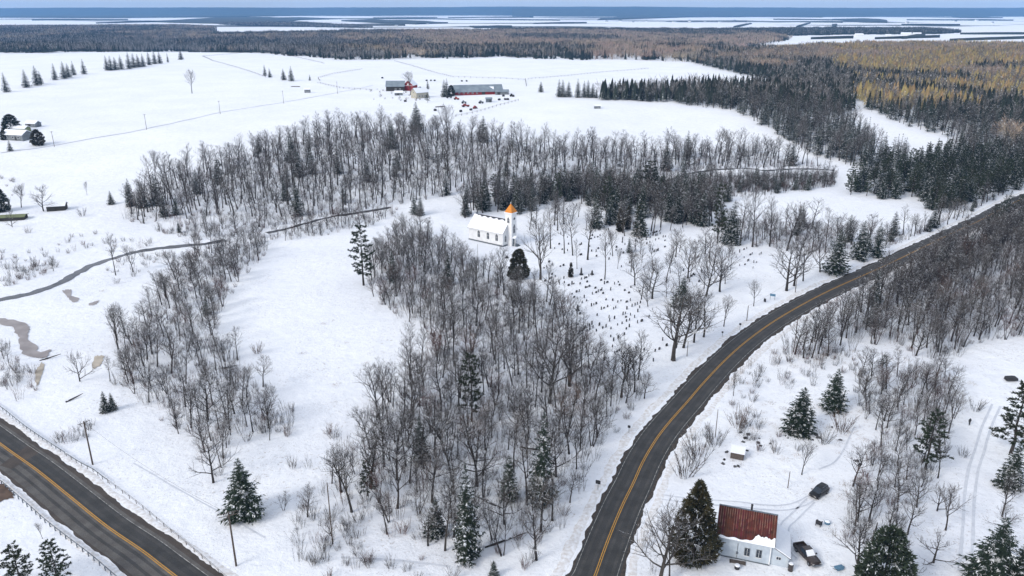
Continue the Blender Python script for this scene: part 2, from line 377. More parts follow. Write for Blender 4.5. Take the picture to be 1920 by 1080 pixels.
patch('bare_ground', [(-40,905),(0,905),(14,915),(28,928),(16,938),(-40,945)], M['mud'], .1)
def track(px, half=.75, w=.32, pair=True, m=M['track'], name='tyre_track', z=.05):
    g = [G(*p) for p in px]; line = catmull([(p.x, p.y) for p in g], 5)
    for s in ((-half, half) if pair else (0,)): ribbon(name, line, s - w / 2, s + w / 2, z, m, jit=(.06, .06), conform=True, step=1.2)
track([(1535,880),(1563,868),(1578,850),(1590,825),(1602,800)], pair=False, w=.4)
track([(1520,934),(1500,945),(1470,952),(1430,951),(1380,945),(1300,940),(1230,930)])
track([(1520,938),(1490,968),(1470,990),(1478,1020),(1505,1050)])
track([(1868,760),(1850,800),(1838,840),(1825,880),(1818,930),(1815,990),(1808,1080)], half=.8, w=.5)
track([(0,287),(100,273),(272,242),(411,211),(531,192),(640,172),(700,160)], pair=False, w=1.1, name='farm_lane', z=.15)
track([(250,868),(330,915),(420,965),(500,1010)], pair=False, w=.35)
track([(640,1045),(760,1052),(840,1062)], pair=False, w=.5)
# ------------------------------------------------------------------ tree builders (mesh data only)
def rv(r): 
    return Vector((r.gauss(0, 1), r.gauss(0, 1), r.gauss(0, 1))).normalized()
def twigtri(b, p, d, L, wd, r):
    s = d.cross(rv(r)).normalized() * wd; e = p + d * L; mpt = p + d * L * .5 + rv(r) * L * .07
    o = len(b.v); b.v += [tuple(p - s * .5), tuple(p + s * .5), tuple(mpt + s * .35), tuple(mpt - s * .35), tuple(e)]
    b.f += [(o, o + 1, o + 2, o + 3), (o + 3, o + 2, o + 4)]
def bare(seed, h, form='forest', nl=14, n2=7, n3=6, tw=.035, thick=1.0):
    r = random.Random(seed); T = MB(); K = MB()
    stems = 1 if form == 'forest' else r.choice((1, 2, 3)) if form == 'clump' else 1
    if form == 'clump': stems = 3
    for s in range(stems):
        lean = Vector((r.uniform(-1, 1), r.uniform(-1, 1), 0)) * (.05 if stems == 1 else .22)
        hh = h * r.uniform(.8, 1) if stems > 1 else h
        fork = .97 if form == 'forest' else .8
        pts = [Vector((r.uniform(-.2, .2) * (stems > 1), r.uniform(-.2, .2) * (stems > 1), -.5))]; n = 8; d = Vector((0, 0, 1)) + lean; r0 = (.013 * h + .05) * thick * (1 if stems == 1 else .65)
        for i in range(n):
            d = (d + Vector((r.uniform(-1, 1), r.uniform(-1, 1), 0)) * .07).normalized(); pts.append(pts[-1] + d * (hh * fork + .5) / n)
        rad = [r0 * (1.25 if i == 0 else 1) * (1 - .88 * (i / n)) for i in range(n + 1)]
        T.tube(pts, rad, 5, False)
        lo = {'wide': .38, 'forest': .42, 'open': .2, 'clump': .3, 'apple': .15, 'vase': .3}[form]
        for k in range(nl):
            t = lo + (1 - lo) * (k + r.random()) / nl; t = min(t, .97); i = int(t * n); f = t * n - i; p = pts[i].lerp(pts[i + 1], f); rr = r0 * (1 - .88 * t)
            az = k * 2.4 + r.uniform(-.5, .5)
            if form == 'forest': el = r.uniform(.5, 1.05); L = h * (.36 * (1 - t) + .11) * r.uniform(.65, 1.25)
            elif form == 'wide': el = r.uniform(.35, .95); L = h * (.38 * (1 - t) + .13) * r.uniform(.7, 1.25)
            elif form == 'clump': el = r.uniform(.6, 1.1); L = h * (.32 * (1 - t) + .1) * r.uniform(.7, 1.2)
            elif form == 'vase': el = r.uniform(.75, 1.15); L = h * (.62 * (1 - t) + .12) * r.uniform(.8, 1.1)
            elif form == 'apple': el = r.uniform(.15, .9); L = h * (.6 * (1 - t) + .25) * r.uniform(.7, 1.1)
            else: el = r.uniform(.25, .95); L = h * (.45 * (1 - t) + .14) * r.uniform(.75, 1.2)
            d = Vector((math.cos(az) * math.cos(el), math.sin(az) * math.cos(el), math.sin(el)))
            lp = [p]; m = 5; ld = d.copy()
            for i2 in range(m):
                ld = (ld + Vector((0, 0, .10 if form != 'apple' else .03)) + rv(r) * .16).normalized(); lp.append(lp[-1] + ld * L / m)
            lr = rr * .55 + .015; T.tube(lp, [lr * (1 - .8 * i2 / m) for i2 in range(m + 1)], 3, False)
            for j in range(n2):
                u = .22 + .78 * (j + r.random()) / n2; u = min(u, .98); ii = int(u * m); q = lp[ii].lerp(lp[ii + 1], u * m - ii)
                bd = (lp[ii + 1] - lp[ii]).normalized(); sd_ = bd.cross(rv(r)).normalized(); d2 = (bd * .75 + sd_ * .75 + Vector((0, 0, .28))).normalized()
                L2 = L * (.5 - .25 * u) * r.uniform(.7, 1.3) + .35
                mid = q + d2 * L2 * .5; d3 = (d2 + rv(r) * .2 + Vector((0, 0, .1))).normalized(); e = mid + d3 * L2 * .5
                K.tube([q, mid, e], [lr * .4 * (1 - .6 * u) + .012, lr * .25 * (1 - .6 * u) + .01, .008], 3, False)
                for x in range(n3):
                    v = .2 + .8 * (x + r.random()) / n3; w_ = q.lerp(mid, v * 2) if v < .5 else mid.lerp(e, v * 2 - 1)
                    td = (d3 * .8 + rv(r) * .75 + Vector((0, 0, .2))).normalized(); twigtri(K, w_, td, r.uniform(.4, 1.0) * (.35 + .05 * h) * .9, tw, r)
    return T, K
def spruce(seed, h, R, step=.42, nb=11, n=5, droop=.25, jag=.15, z0=.06):
    r = random.Random(seed); T = MB(); K = MB(); T.tube([(0,0,-.4),(0,0,h*.5),(0,0,h*.97)], [.016*h+.03, .009*h, .01], 5, False)
    z = h * z0
    lop = [r.uniform(.8, 1.15) for _ in range(8)]
    while z < h * .985:
        t = z / h; Rz = R * (1 - t) ** .8 * (1 if t > z0 + .08 else .8) * r.uniform(1 - jag, 1 + jag * .6) + .12
        k = max(4, int(nb * (.35 + .75 * (1 - t)))); a0_ = r.random() * 6
        for i in range(k):
            a = a0_ + 2 * PI * i / k + r.uniform(-.2, .2); L = Rz * r.uniform(.78, 1.12) * lop[int(a / (2 * PI) * 8) % 8]
            d = Vector((math.cos(a), math.sin(a), 0)); s = Vector((-d.y, d.x, 0)); zz = z + r.uniform(-.5, .5) * step; up = .30 * (t ** 1.5) - .10
            def sp_(u): return Vector((0, 0, zz)) + d * (L * u) + Vector((0, 0, L * (up * u - droop * u * u + .18 * u ** 4)))
            for q in range(n):
                u0 = .12 + .88 * q / n; u1 = .12 + .88 * (q + 1) / n; A, B = sp_(u0), sp_(u1); wd = (.30 * L * (1.1 - u0) + .10) * r.uniform(.8, 1.2)
                for sg in (-1, 1):
                    e = B + d * L * .10 + s * sg * wd + Vector((0, 0, -wd * r.uniform(.15, .55))); o = len(K.v); K.v += [tuple(A), tuple(B), tuple(e)]; K.f.append((o, o + 1, o + 2) if sg > 0 else (o, o + 2, o + 1))
                if q % 2 == 0:
                    e = (A + B) / 2 + Vector((r.uniform(-.1, .1), r.uniform(-.1, .1), -.22 * L * (1 - u0 * .5) - .08)); o = len(K.v); K.v += [tuple(A), tuple(B), tuple(e)]; K.f.append((o, o + 1, o + 2))
        z += step * (.75 + .6 * (1 - t)) * r.uniform(.85, 1.15)
    for i in range(4):
        a = i * PI / 2; o = len(K.v); K.v += [(0, 0, h), (math.cos(a) * .18, math.sin(a) * .18, h * .94), (math.cos(a + 1) * .18, math.sin(a + 1) * .18, h * .94)]; K.f.append((o, o + 1, o + 2))
    return T, K
def pine(seed, h, R, nbr=48, z0=.18, tuft=13):
    r = random.Random(seed); T = MB(); K = MB()
    pts = [(0,0,-.5)] + [(r.uniform(-.15,.15), r.uniform(-.15,.15), h * .98 * i / 5) for i in range(1, 6)]
    T.tube(pts, [.016*h+.05, .013*h, .010*h, .008*h, .005*h, .02], 6, False)
    for k in range(nbr):
        t = z0 + (1 - z0) * (int(k / 4) * 4 + r.uniform(0, 1.5)) / nbr; t = min(t, .97); a = k * 1.62 + r.uniform(-.4, .4)
        L = R * (1.15 - t * .85) * r.uniform(.55, 1.15) * (.75 if t < z0 + .08 else 1); up = r.uniform(.0, .3)
        d = Vector((math.cos(a), math.sin(a), up)); p0 = Vector((0, 0, h * t)); sg = Vector((-d.y, d.x, 0))
        e = p0 + d * L + Vector((0, 0, .06 * L)); T.tube([p0, p0 + d * L * .55, e], [.05, .035, .015], 3, False)
        m = max(4, int(L * 3.2))
        for j in range(m):
            u = .3 + .7 * (j + 1) / m; c = p0.lerp(e, u) + sg * r.uniform(-.35, .35) * L * (1.25 - u) * .8 + Vector((0, 0, r.uniform(-.1, .25)))
            for q in range(tuft):
                dd_ = (rv(r) + Vector((0, 0, .45)) + d * .5).normalized(); l = r.uniform(.3, .62); s = dd_.cross(rv(r)).normalized() * .11; o = len(K.v)
                K.v += [tuple(c - s), tuple(c + s), tuple(c + dd_ * l)]; K.f.append((o, o + 1, o + 2))
    return T, K
def cedar(seed, h, R, n=4200, size=.42, top=.55, base=.12, egg=0):
    r = random.Random(seed); T = MB(); K = MB(); T.tube([(0,0,-.3),(0,0,h*.9)], [.02*h+.05, .03], 5, False)
    lump = [(r.uniform(0, 6.28), r.uniform(0, 1), r.uniform(-.34, .30)) for _ in range(34)]
    for _ in range(n // 26):
        t = r.random() ** 1.2; a = r.uniform(0, 2 * PI); pr = (min(1, (t + base) / (base + .2)) ** .5) * ((1 - t ** 1.1) ** .85 if not egg else (1 - t ** 2.0) ** .6)
        lm = 1 + sum(g * math.exp(-((((a - x + PI) % (2 * PI)) - PI) ** 2) / .18 - ((t - y) ** 2) / .006) for x, y, g in lump)
        rr = R * pr * lm * (1.08 - .6 * r.random() ** 2); c0 = Vector((math.cos(a) * rr, math.sin(a) * rr, .25 + h * t * .97)); cs = size * r.uniform(.7, 1.6) * (.5 + .5 * pr)
        for _k in range(26):
            o3 = rv(r); c = c0 + Vector((o3.x, o3.y, o3.z * .6)) * cs * r.random() ** .5
            d = (Vector((math.cos(a), math.sin(a), .7 if r.random() < top else -.2)) + o3 * .5 + rv(r) * .45).normalized(); s = d.cross(rv(r)).normalized() * size * .26; l = size * r.uniform(.5, 1.2); o = len(K.v)
            K.v += [tuple(c - s), tuple(c + s), tuple(c + d * l)]; K.f.append((o, o + 1, o + 2))
    return T, K
def shrub(seed, h, R, stems=16, tw=7, wd=.03, spread=.6):
    r = random.Random(seed); K = MB()
    for s in range(stems):
        a = r.uniform(0, 2 * PI); rr = R * .35 * r.random() ** .5; p = Vector((math.cos(a) * rr, math.sin(a) * rr, -.15)); tilt = spread * r.random() ** .7
        d = Vector((math.cos(a) * tilt, math.sin(a) * tilt, 1)).normalized(); L = h * r.uniform(.6, 1.05); m = p + d * L * .5; d2 = (d + rv(r) * .15).normalized(); e = m + d2 * L * .5
        K.tube([p, m, e], [wd * .8, wd * .6, .008], 3, False)
        for t in range(tw):
            u = r.uniform(.2, 1); w_ = p.lerp(m, u * 2) if u < .5 else m.lerp(e, u * 2 - 1); twigtri(K, w_, (d2 + rv(r) * .6 + Vector((0,0,.2))).normalized(), L * r.uniform(.15, .38), wd, r)
    return MB(), K
def weeds(seed, R=1.2, h=.7, n=60):
    r = random.Random(seed); K = MB()
    for i in range(n):
        a = r.uniform(0, 6.28); q = R * r.random() ** .6; p = Vector((math.cos(a) * q, math.sin(a) * q, -.05)); twigtri(K, p, (Vector((0,0,1)) + rv(r) * .45).normalized(), h * r.uniform(.4, 1.1), .035, r)
    return MB(), K
def lowconifer(b, x, y, z, h, R, r, tiers=5):
    for k in range(tiers):
        t0 = .08 + .86 * k / tiers; zb = z + h * t0; zt = z + h * min(1, t0 + 1.6 / tiers); rr = R * (1 - t0) ** .85; n = 7; o = len(b.v)
        b.v.append((x, y, zt))
        for i in range(n * 2):
            a = PI * i / n + k; q = rr * (r.uniform(.9, 1.2) if i % 2 else r.uniform(.45, .65)); b.v.append((x + math.cos(a) * q, y + math.sin(a) * q, zb - (rr * .12 if i % 2 else -.25 * rr)))
        for i in range(n * 2): b.f.append((o, o + 1 + i, o + 1 + (i + 1) % (n * 2)))
def lowbare(b, x, y, z, h, R, r, n=16):
    o = len(b.v); w_ = .16; b.v += [(x - w_, y, z), (x + w_, y, z), (x + .04, y, z + h * .8), (x - .04, y, z + h * .8)]; b.f.append((o, o + 1, o + 2, o + 3))
    for i in range(n):
        t = r.uniform(.35, .85); a = r.uniform(0, 6.28); p = Vector((x, y, z + h * t)); L = R * r.uniform(.7, 1.2); e = p + Vector((math.cos(a) * L, math.sin(a) * L, L * r.uniform(.6, 1.3)))
        d = (e - p).normalized(); s = d.cross(rv(r)).normalized() * .13; m = p.lerp(e, .6) + rv(r) * .3; o = len(b.v)
        b.v += [tuple(p), tuple(m + s), tuple(e), tuple(m - s)]; b.f.append((o, o + 1, o + 2, o + 3))
        e2 = m + (rv(r) + Vector((0, 0, .7))).normalized() * L * .5; o = len(b.v); b.v += [tuple(m - s * .8), tuple(m + s * .8), tuple(e2)]; b.f.append((o, o + 1, o + 2))
class Kind:
    """a tree variant: trunk and crown meshes for individuals, a joined mesh for scattering"""
    def __init__(s, name, TK, h, mt, mc):
        T, K = TK; s.h = h; s.crown = K.mesh(name + '_crown', mc); s.trunk = T.mesh(name + '_trunk', mt) if T.v else None
        me = bpy.data.meshes.new(name); off = len(T.v); me.from_pydata(T.v + K.v, [], T.f + [tuple(i + off for i in f) for f in K.f]); me.materials.append(mt); me.materials.append(mc)
        mi = [0] * len(T.f) + [1] * len(K.f); me.polygons.foreach_set('material_index', mi); me.update(); s.joined = me
BK, TWG = M['bark'], M['twig']
V = {}
V['forest'] = [Kind('hardwood', bare(10 + i, 14, 'forest', 14, 7, 7, tw=.032), 14, BK, TWG) for i in range(5)] + [Kind('hardwood', bare(30 + i, 14, 'clump', 9, 7, 6, tw=.03), 14, BK, M['twig_red'] if i == 1 else TWG) for i in range(3)] + [Kind('hardwood', bare(40 + i, 14, 'wide', 16, 8, 7, tw=.032, thick=1.2), 14, BK, TWG) for i in range(4)]
V['forest_lo'] = [Kind('slender_hardwood', bare(50 + i, 14, 'forest' if i < 3 else 'wide', 12, 6, 4, tw=.06, thick=1.25), 14, BK, TWG) for i in range(6)]
V['open'] = [Kind('spreading_hardwood', bare(70 + i, 13, 'open', 15, 9, 8, tw=.03, thick=1.25), 13, BK, TWG) for i in range(4)]
V['vase'] = [Kind('vase_hardwood', bare(90 + i, 12, 'vase', 12, 9, 7, tw=.03), 12, BK, TWG) for i in range(3)]
V['apple'] = [Kind('low_spreading_tree', bare(100 + i, 5, 'apple', 9, 8, 7, tw=.025, thick=1.5), 5.5, BK, TWG) for i in range(3)]
V['spruce'] = [Kind('spruce', spruce(110 + i, 12, 3.0 + .4 * (i % 3), nb=12), 12, BK, M['spruce']) for i in range(4)]
V['fatspruce'] = [Kind('broad_spruce', spruce(120 + i, 10, 3.9, step=.36, nb=14, n=6), 10, BK, M['spruce']) for i in range(3)]
V['spruce_lo'] = [Kind('forest_spruce', spruce(130 + i, 13, 2.4 + .3 * i, step=.8, nb=8, n=3, jag=.25, z0=.12), 13, BK, M['spruce']) for i in range(4)]
V['pine'] = [Kind('pine', pine(140 + i, 15, 3.9), 15, BK, M['pine']) for i in range(4)]
V['cedar'] = [Kind('cedar', cedar(150 + i, 11, 3.5, 11500, .5), 11, BK, M['cedar']) for i in range(2)]
V['bushy'] = [Kind('bushy_evergreen', cedar(170 + i, 8, 2.9, 8000, .55, .6, .3, 1), 8, BK, M['cedar'] if i else M['spruce']) for i in range(2)]
V['column'] = [Kind('columnar_cedar', cedar(155 + i, 8, .85, 5200, .3, .9), 8, BK, M['cedar']) for i in range(2)]
V['shrub'] = [Kind('shrub', shrub(160 + i, 2.6, 1.6, 20, 10, .028), 2.6, BK, TWG) for i in range(3)] + [Kind('shrub', shrub(170, 2.4, 1.5, 22, 10, .028), 2.4, BK, M['twig_red'])]
V['sapling'] = [Kind('saplings', shrub(180 + i, 5, 3.2, 11, 9, .035, .35), 5, BK, TWG) for i in range(3)] + [Kind('saplings', shrub(190, 5, 3.2, 11, 9, .035, .3), 5, BK, M['twig_red'])]
V['weeds'] = [Kind('weeds', weeds(200 + i), 1, BK, M['straw']) for i in range(3)]
# ------------------------------------------------------------------ scattering
def gpoly(px): 
    out = []
    for i in range(len(px)):
        a, b_ = px[i], px[(i + 1) % len(px)]; n = 3
        for k in range(n): 
            p = G(a[0] + (b_[0] - a[0]) * k / n, a[1] + (b_[1] - a[1]) * k / n); out.append((p.x, p.y))
    return np.array(out)
def inside(P, X, Y):
    r = np.zeros(X.shape, bool); n = len(P)
    for i in range(n):
        x1, y1 = P[i]; x2, y2 = P[i - 1]
        c = ((y1 > Y) != (y2 > Y)) & (X < (x2 - x1) * (Y - y1) / (y2 - y1 + 1e-12) + x1); r ^= c
    return r
STR = [[(p.x, p.y) for p in [G(*q) for q in l]] for l in ([(0,563),(62,549),(128,522),(215,484),(262,472),(320,463),(425,451)], [(500,437),(585,416),(700,395),(735,388)], [(1245,340),(1290,326),(1400,317),(1570,319)])]
rng = np.random.default_rng(5)
HOLES = []
def scatter_pts(px, step, jit=.45, clear=8.5, holes=(), thin=0):
    P = gpoly(px); x0, y0 = P.min(0); x1, y1 = P.max(0)
    X, Y = np.meshgrid(np.arange(x0, x1, step), np.arange(y0, y1, step)); X = X.ravel() + rng.uniform(-jit, jit, X.size) * step; Y = Y.ravel() + rng.uniform(-jit, jit, Y.size) * step
    k = inside(P, X, Y)
    for h in holes: k &= ~inside(gpoly(h), X, Y)
    X, Y = X[k], Y[k]
    if Y.size == 0: return []
    k = np.ones(X.shape, bool)
    if clear and Y.min() < 520: k &= (segdist(X, Y, R1c) > clear) & (segdist(X, Y, R2c) > clear + 1)
    for s in STR: k &= segdist(X, Y, s) > 2.5
    cu = (X - CH.x) * .604 + (Y - CH.y) * .797; cv = -(X - CH.x) * .797 + (Y - CH.y) * .604; k &= ~((cu > -7) & (cu < 11.5) & (cv > -9) & (cv < 20)); k &= np.hypot(X - HO.x - 5, Y - HO.y - 3) > 11
    if thin: k &= (np.sin(X / 11 + 2 * np.sin(Y / 19)) * np.sin(Y / 8.5 + X / 23) + rng.uniform(-.5, .5, X.size)) > thin
    X, Y = X[k], Y[k]; Z = hz(X, Y) - .15
    return list(zip(X.tolist(), Y.tolist(), Z.tolist()))
WOODS = dict(
 hillside=[(235,412),(250,375),(310,345),(380,318),(470,290),(560,266),(640,250),(740,244),(860,254),(1000,278),(1200,288),(1400,284),(1480,297),(1540,312),(1400,316),(1280,330),(1180,328),(1060,330),(960,345),(860,362),(740,388),(640,402),(500,408),(420,406),(330,416),(262,420)],
 streamside=[(215,640),(262,600),(285,560),(320,520),(345,488),(420,462),(500,452),(500,480),(470,505),(440,540),(425,590),(400,640),(455,670),(430,700),(480,715),(520,735),(470,775),(550,785),(530,825),(440,832),(425,895),(385,890),(350,830),(270,760),(195,715),(230,690)],
 central=[(690,505),(700,560),(770,610),(815,640),(765,690),(745,740),(690,790),(640,850),(615,900),(640,960),(700,990),(760,1020),(900,1060),(1020,1080),(1060,1050),(1090,980),(1130,890),(1175,810),(1215,750),(1215,705),(1150,690),(1100,660),(1075,610),(1020,560),(960,545),(900,510),(860,490),(800,440),(760,440),(720,465)],
 southwest=[(520,960),(600,915),(640,960),(700,990),(620,1060),(560,1060)],
 roadside=[(1470,650),(1560,603),(1640,555),(1760,485),(1840,440),(1920,405),(1990,400),(1990,640),(1850,640),(1800,672),(1730,680),(1690,650),(1600,645),(1540,690),(1480,680)],
 strip=[(1610,695),(1740,700),(1800,715),(1790,800),(1765,880),(1735,960),(1690,1045),(1610,1060),(1585,1000),(1600,900),(1640,850),(1625,800),(1600,740)],
 meadowrow=[(1345,415),(1420,425),(1520,420),(1620,440),(1700,440),(1780,415),(1790,430),(1660,480),(1600,490),(1550,480),(1480,470),(1400,462),(1340,450)],
 valley=[(1280,345),(1400,330),(1560,330),(1570,350),(1480,358),(1340,365),(1300,375)],
 streamrow=[(290,432),(330,424),(420,412),(560,407),(690,392),(745,392),(740,410),(690,425),(620,440),(540,452),(500,448),(440,446),(330,446)],
 churchyard=[(1175,470),(1340,470),(1395,490),(1345,600),(1280,640),(1210,580),(1180,520)],
 valleymix=[(960,350),(1100,334),(1250,332),(1570,328),(1560,352),(1480,362),(1370,372),(1350,398),(1250,366),(1100,352),(980,366)],
 churchback=[(960,405),(1100,400),(1260,420),(1330,442),(1200,446),(1080,436),(1000,440)],
 verge=[(1625,575),(1700,524),(1800,476),(1900,428),(1985,392),(1990,420),(1900,455),(1760,528),(1660,585)],
 upperverge=[(1690,448),(1780,410),(1860,372),(1880,380),(1790,425),(1710,462)],
 edge=[(0,640),(25,660),(45,700),(40,725),(0,735)],
)
EVER = dict(
 churchbelt=[(862,412),(900,400),(985,402),(1010,388),(1060,378),(1120,392),(1180,405),(1260,416),(1330,436),(1345,392),(1270,368),(1120,352),(960,362),(872,375)],
 midpines=[(1572,362),(1640,330),(1760,300),(1930,290),(1960,360),(1880,372),(1800,400),(1740,402),(1730,372),(1650,374)],
 roadend=[(1790,430),(1850,395),(1960,330),(1960,400),(1880,440)],
)
BIG = dict(
 northstrip=[(1120,188),(1130,180),(1200,178),(1300,172),(1420,172),(1470,164),(1560,172),(1592,186),(1602,208),(1575,220),(1618,252),(1642,285),(1700,300),(1700,322),(1590,310),(1520,290),(1445,246),(1380,210),(1250,192)],
 northeast=[(1310,122),(1400,112),(1450,106),(1520,100),(1700,88),(1930,96),(2200,110),(2200,330),(1940,330),(1850,320),(1770,292),(1790,268),(1740,250),(1690,234),(1650,218),(1618,204),(1612,190),(1600,184),(1560,172),(1470,156),(1400,142)],
)
# variants for the instancers
SRC = []
def register(me, hide=True):
    o = bpy.data.objects.new('forest_part', me); SRC.append(o); return len(SRC) - 1
idx = {}
for k in ('forest', 'forest_lo', 'vase', 'open', 'spruce', 'spruce_lo', 'pine', 'shrub', 'sapling', 'weeds'):
    idx[k] = [register(v.joined) for v in V[k]]
# far patches of forest, 30 m square, by colour of stand, some with sunlight painted in
far_mats = {
 'dark': mat('far_evergreens', (.032, .044, .033), snow=.15, rnd=.35, col2=(.014, .02, .015), nscale=.12),
 'grey': mat('far_grey_hardwoods', (.17, .155, .145), snow=.25, rnd=.3, col2=(.09, .085, .08), nscale=.1),
 'tan': mat('far_tan_hardwoods', (.42, .32, .24), snow=.15, rnd=.22, col2=(.26, .20, .15), nscale=.1),  # twig tan, with the sun on the middle forest painted in
 'gold': mat('far_sunlit_gold_conifers', (.50, .37, .18), snow=.25, rnd=.3, col2=(.20, .17, .08), nscale=.1)}  # evergreens in a sun patch: the warm light is painted into their colour
def patchmesh(seed, mix, n=34, size=34, tiers=5):
    r = random.Random(seed); bs = {}
    for i in range(n):
        k = r.choices(list(mix), weights=list(mix.values()))[0]; b_ = bs.setdefault(k, MB()); x, y = r.uniform(-.5, .5) * size, r.uniform(-.5, .5) * size
        if k in ('dark', 'gold'): lowconifer(b_, x, y, 0, r.uniform(9, 17), r.uniform(1.8, 2.9), r, tiers)
        else: lowbare(b_, x, y, 0, r.uniform(9, 15), r.uniform(2.6, 4.0), r, 22)
    me = bpy.data.meshes.new('forest_patch'); v = []; f = []; mi = []
    for j, (k, b_) in enumerate(bs.items()):
        o = len(v); v += b_.v; f += [tuple(q + o for q in p) for p in b_.f]; mi += [j] * len(b_.f); me.materials.append(far_mats[k])
    me.from_pydata(v, [], f); me.polygons.foreach_set('material_index', mi); me.update(); return me
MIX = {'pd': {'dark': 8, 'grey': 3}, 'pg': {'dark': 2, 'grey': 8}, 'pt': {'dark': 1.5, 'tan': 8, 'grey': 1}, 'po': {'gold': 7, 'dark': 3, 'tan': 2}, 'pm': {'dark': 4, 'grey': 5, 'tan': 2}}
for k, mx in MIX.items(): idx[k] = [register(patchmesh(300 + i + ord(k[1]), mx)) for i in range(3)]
# single low trees for the mid distance
def single(seed, what):
    r = random.Random(seed); b_ = MB()
    if what in ('dark', 'gold'): lowconifer(b_, 0, 0, 0, 13, r.uniform(2.2, 3.0), r, 7)
    else: lowbare(b_, 0, 0, 0, 13, 3.4, r, 30)
    return b_.mesh('far_tree', far_mats[what])
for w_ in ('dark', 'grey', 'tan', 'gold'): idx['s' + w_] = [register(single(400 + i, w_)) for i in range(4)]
src_col = bpy.data.collections.new('forest_sources')
for i, o in enumerate(SRC): o.name = 'tree_form_%03d' % i; src_col.objects.link(o)
ORDER = sorted(range(len(SRC)), key=lambda i: SRC[i].name); assert ORDER == list(range(len(SRC)))
def instancer(name, pts, label, cat):
    """pts: (x, y, z, rot, scale, index)"""
    me = bpy.data.meshes.new(name); me.from_pydata([p[:3] for p in pts], [], [])
    a = me.attributes.new('idx', 'INT', 'POINT'); a.data.foreach_set('value', [int(p[5]) for p in pts])
    a = me.attributes.new('rot', 'FLOAT_VECTOR', 'POINT'); a.data.foreach_set('vector', np.array([(R.gauss(0, .05), R.gauss(0, .05), p[3]) for p in pts], np.float32).ravel())
    a = me.attributes.new('scl', 'FLOAT_VECTOR', 'POINT'); a.data.foreach_set('vector', np.array([(p[4] if not isinstance(p[4], tuple) else p[4][0],) * 2 + ((p[4] if not isinstance(p[4], tuple) else p[4][1]),) for p in pts], np.float32).ravel())
    o = link(bpy.data.objects.new(name, me)); tag(o, label, cat, kind='stuff')
    g = bpy.data.node_groups.new(name, 'GeometryNodeTree'); g.interface.new_socket('Geometry', in_out='INPUT', socket_type='NodeSocketGeometry'); g.interface.new_socket('Geometry', in_out='OUTPUT', socket_type='NodeSocketGeometry')
    N, L = g.nodes, g.links; gi = N.new('NodeGroupInput'); go = N.new('NodeGroupOutput'); ip = N.new('GeometryNodeInstanceOnPoints'); ci = N.new('GeometryNodeCollectionInfo')
    ci.inputs['Collection'].default_value = src_col; ci.inputs['Separate Children'].default_value = True; ci.inputs['Reset Children'].default_value = True
    def na(nm, ty):
        n = N.new('GeometryNodeInputNamedAttribute'); n.data_type = ty; n.inputs[0].default_value = nm; return n.outputs['Attribute']
    L.new(gi.outputs[0], ip.inputs['Points']); L.new(ci.outputs[0], ip.inputs['Instance']); ip.inputs['Pick Instance'].default_value = True
    L.new(na('idx', 'INT'), ip.inputs['Instance Index']); L.new(na('rot', 'FLOAT_VECTOR'), ip.inputs['Rotation']); L.new(na('scl', 'FLOAT_VECTOR'), ip.inputs['Scale'])
    L.new(ip.outputs[0], go.inputs[0]); md = o.modifiers.new('scatter', 'NODES'); md.node_group = g
    return o
R = random.Random(11)
STAND = {'hillside': ('in the wooded slope below the farm', 'bare trees on the wooded slope below the farm'),
 'streamside': ('in the narrow wood left of the open snowy field', 'bare trees in the narrow wood by the stream'),
 'central': ('in the dense wood between the white church and the curving road', 'bare trees in the wood below the church'),
 'southwest': ('in the thin scrub between the lower left poles and the main wood', 'bare trees in the lower left scrub'),
 'roadside': ('in the wood right of the curving road', 'bare trees in the wood right of the road'),
 'strip': ('in the narrow strip of wood right of the black car', 'bare trees in the strip of wood by the yard'),
 'meadowrow': ('in the row between the small meadow and the upper road', 'bare trees along the small meadow'),
 'valley': ('on the stream flat below the dark evergreens', 'bare trees on the stream flat'),
 'streamrow': ('along the stream below the wooded slope', 'bare trees along the stream below the slope'),
 'churchyard': ('among the graves by the road', 'bare trees among the lower right graves'), 'valleymix': ('in the valley thicket behind the dark belt', 'bare trees in the valley thicket'),
 'churchback': ('behind and right of the church', 'tall bare trees around the church'), 'verge': ('close to the right edge of the upper road', 'bare trees beside the upper road'), 'upperverge': ('left of the upper road', 'bare trees left of the upper road'),
 'edge': ('at the left edge beside the muddy channel', 'bare trees beside the muddy channel')}
cand = []; ccand = []; UG = []
dens = dict(churchback=8.5, verge=3.6, upperverge=4.5, hillside=6.1, streamside=4.9, central=4.9, churchyard=8.5, valleymix=5.5, southwest=5.5, roadside=4.3, strip=4.2, meadowrow=6.5, valley=7, edge=5, streamrow=6.5)
hts = dict(churchback=(12, 17), verge=(11, 16), upperverge=(8, 13), churchyard=(8, 14), valleymix=(7, 13), hillside=(12, 18.5), streamside=(6.5, 12.5), central=(9, 16.5), southwest=(4, 8), roadside=(9, 15.5), strip=(7, 11.5), meadowrow=(9, 14), streamrow=(6, 12), valley=(5, 10), edge=(4, 7))
evf = dict(churchback=.12, verge=.04, upperverge=.35, valleymix=.3, hillside=.06, central=.012, roadside=.01, meadowrow=.1, valley=.25)
for k, px in WOODS.items():
    for (x, y, z) in scatter_pts(px, dens[k], clear=5.8 if k in ('verge', 'upperverge') else 8.5):
        h = R.uniform(*hts[k]) * (.5 + .5 * R.random() ** .5)
        if k == 'central' and y > 215: h *= .92
        if R.random() < evf.get(k, 0): ccand.append((x, y, z, h * .9, k, 'spruce'))
        else: cand.append((x, y, z, h, k))
    if k in ('churchyard', 'churchback'): continue
    st = dict(southwest=3.2, hillside=4.2, central=3.0).get(k, 3.2)
    for (x, y, z) in scatter_pts(px, st):
        UG.append((x, y, z, R.uniform(0, 6.28), R.uniform(.45, 1.15), R.choice(idx['sapling'] + idx['shrub'])))
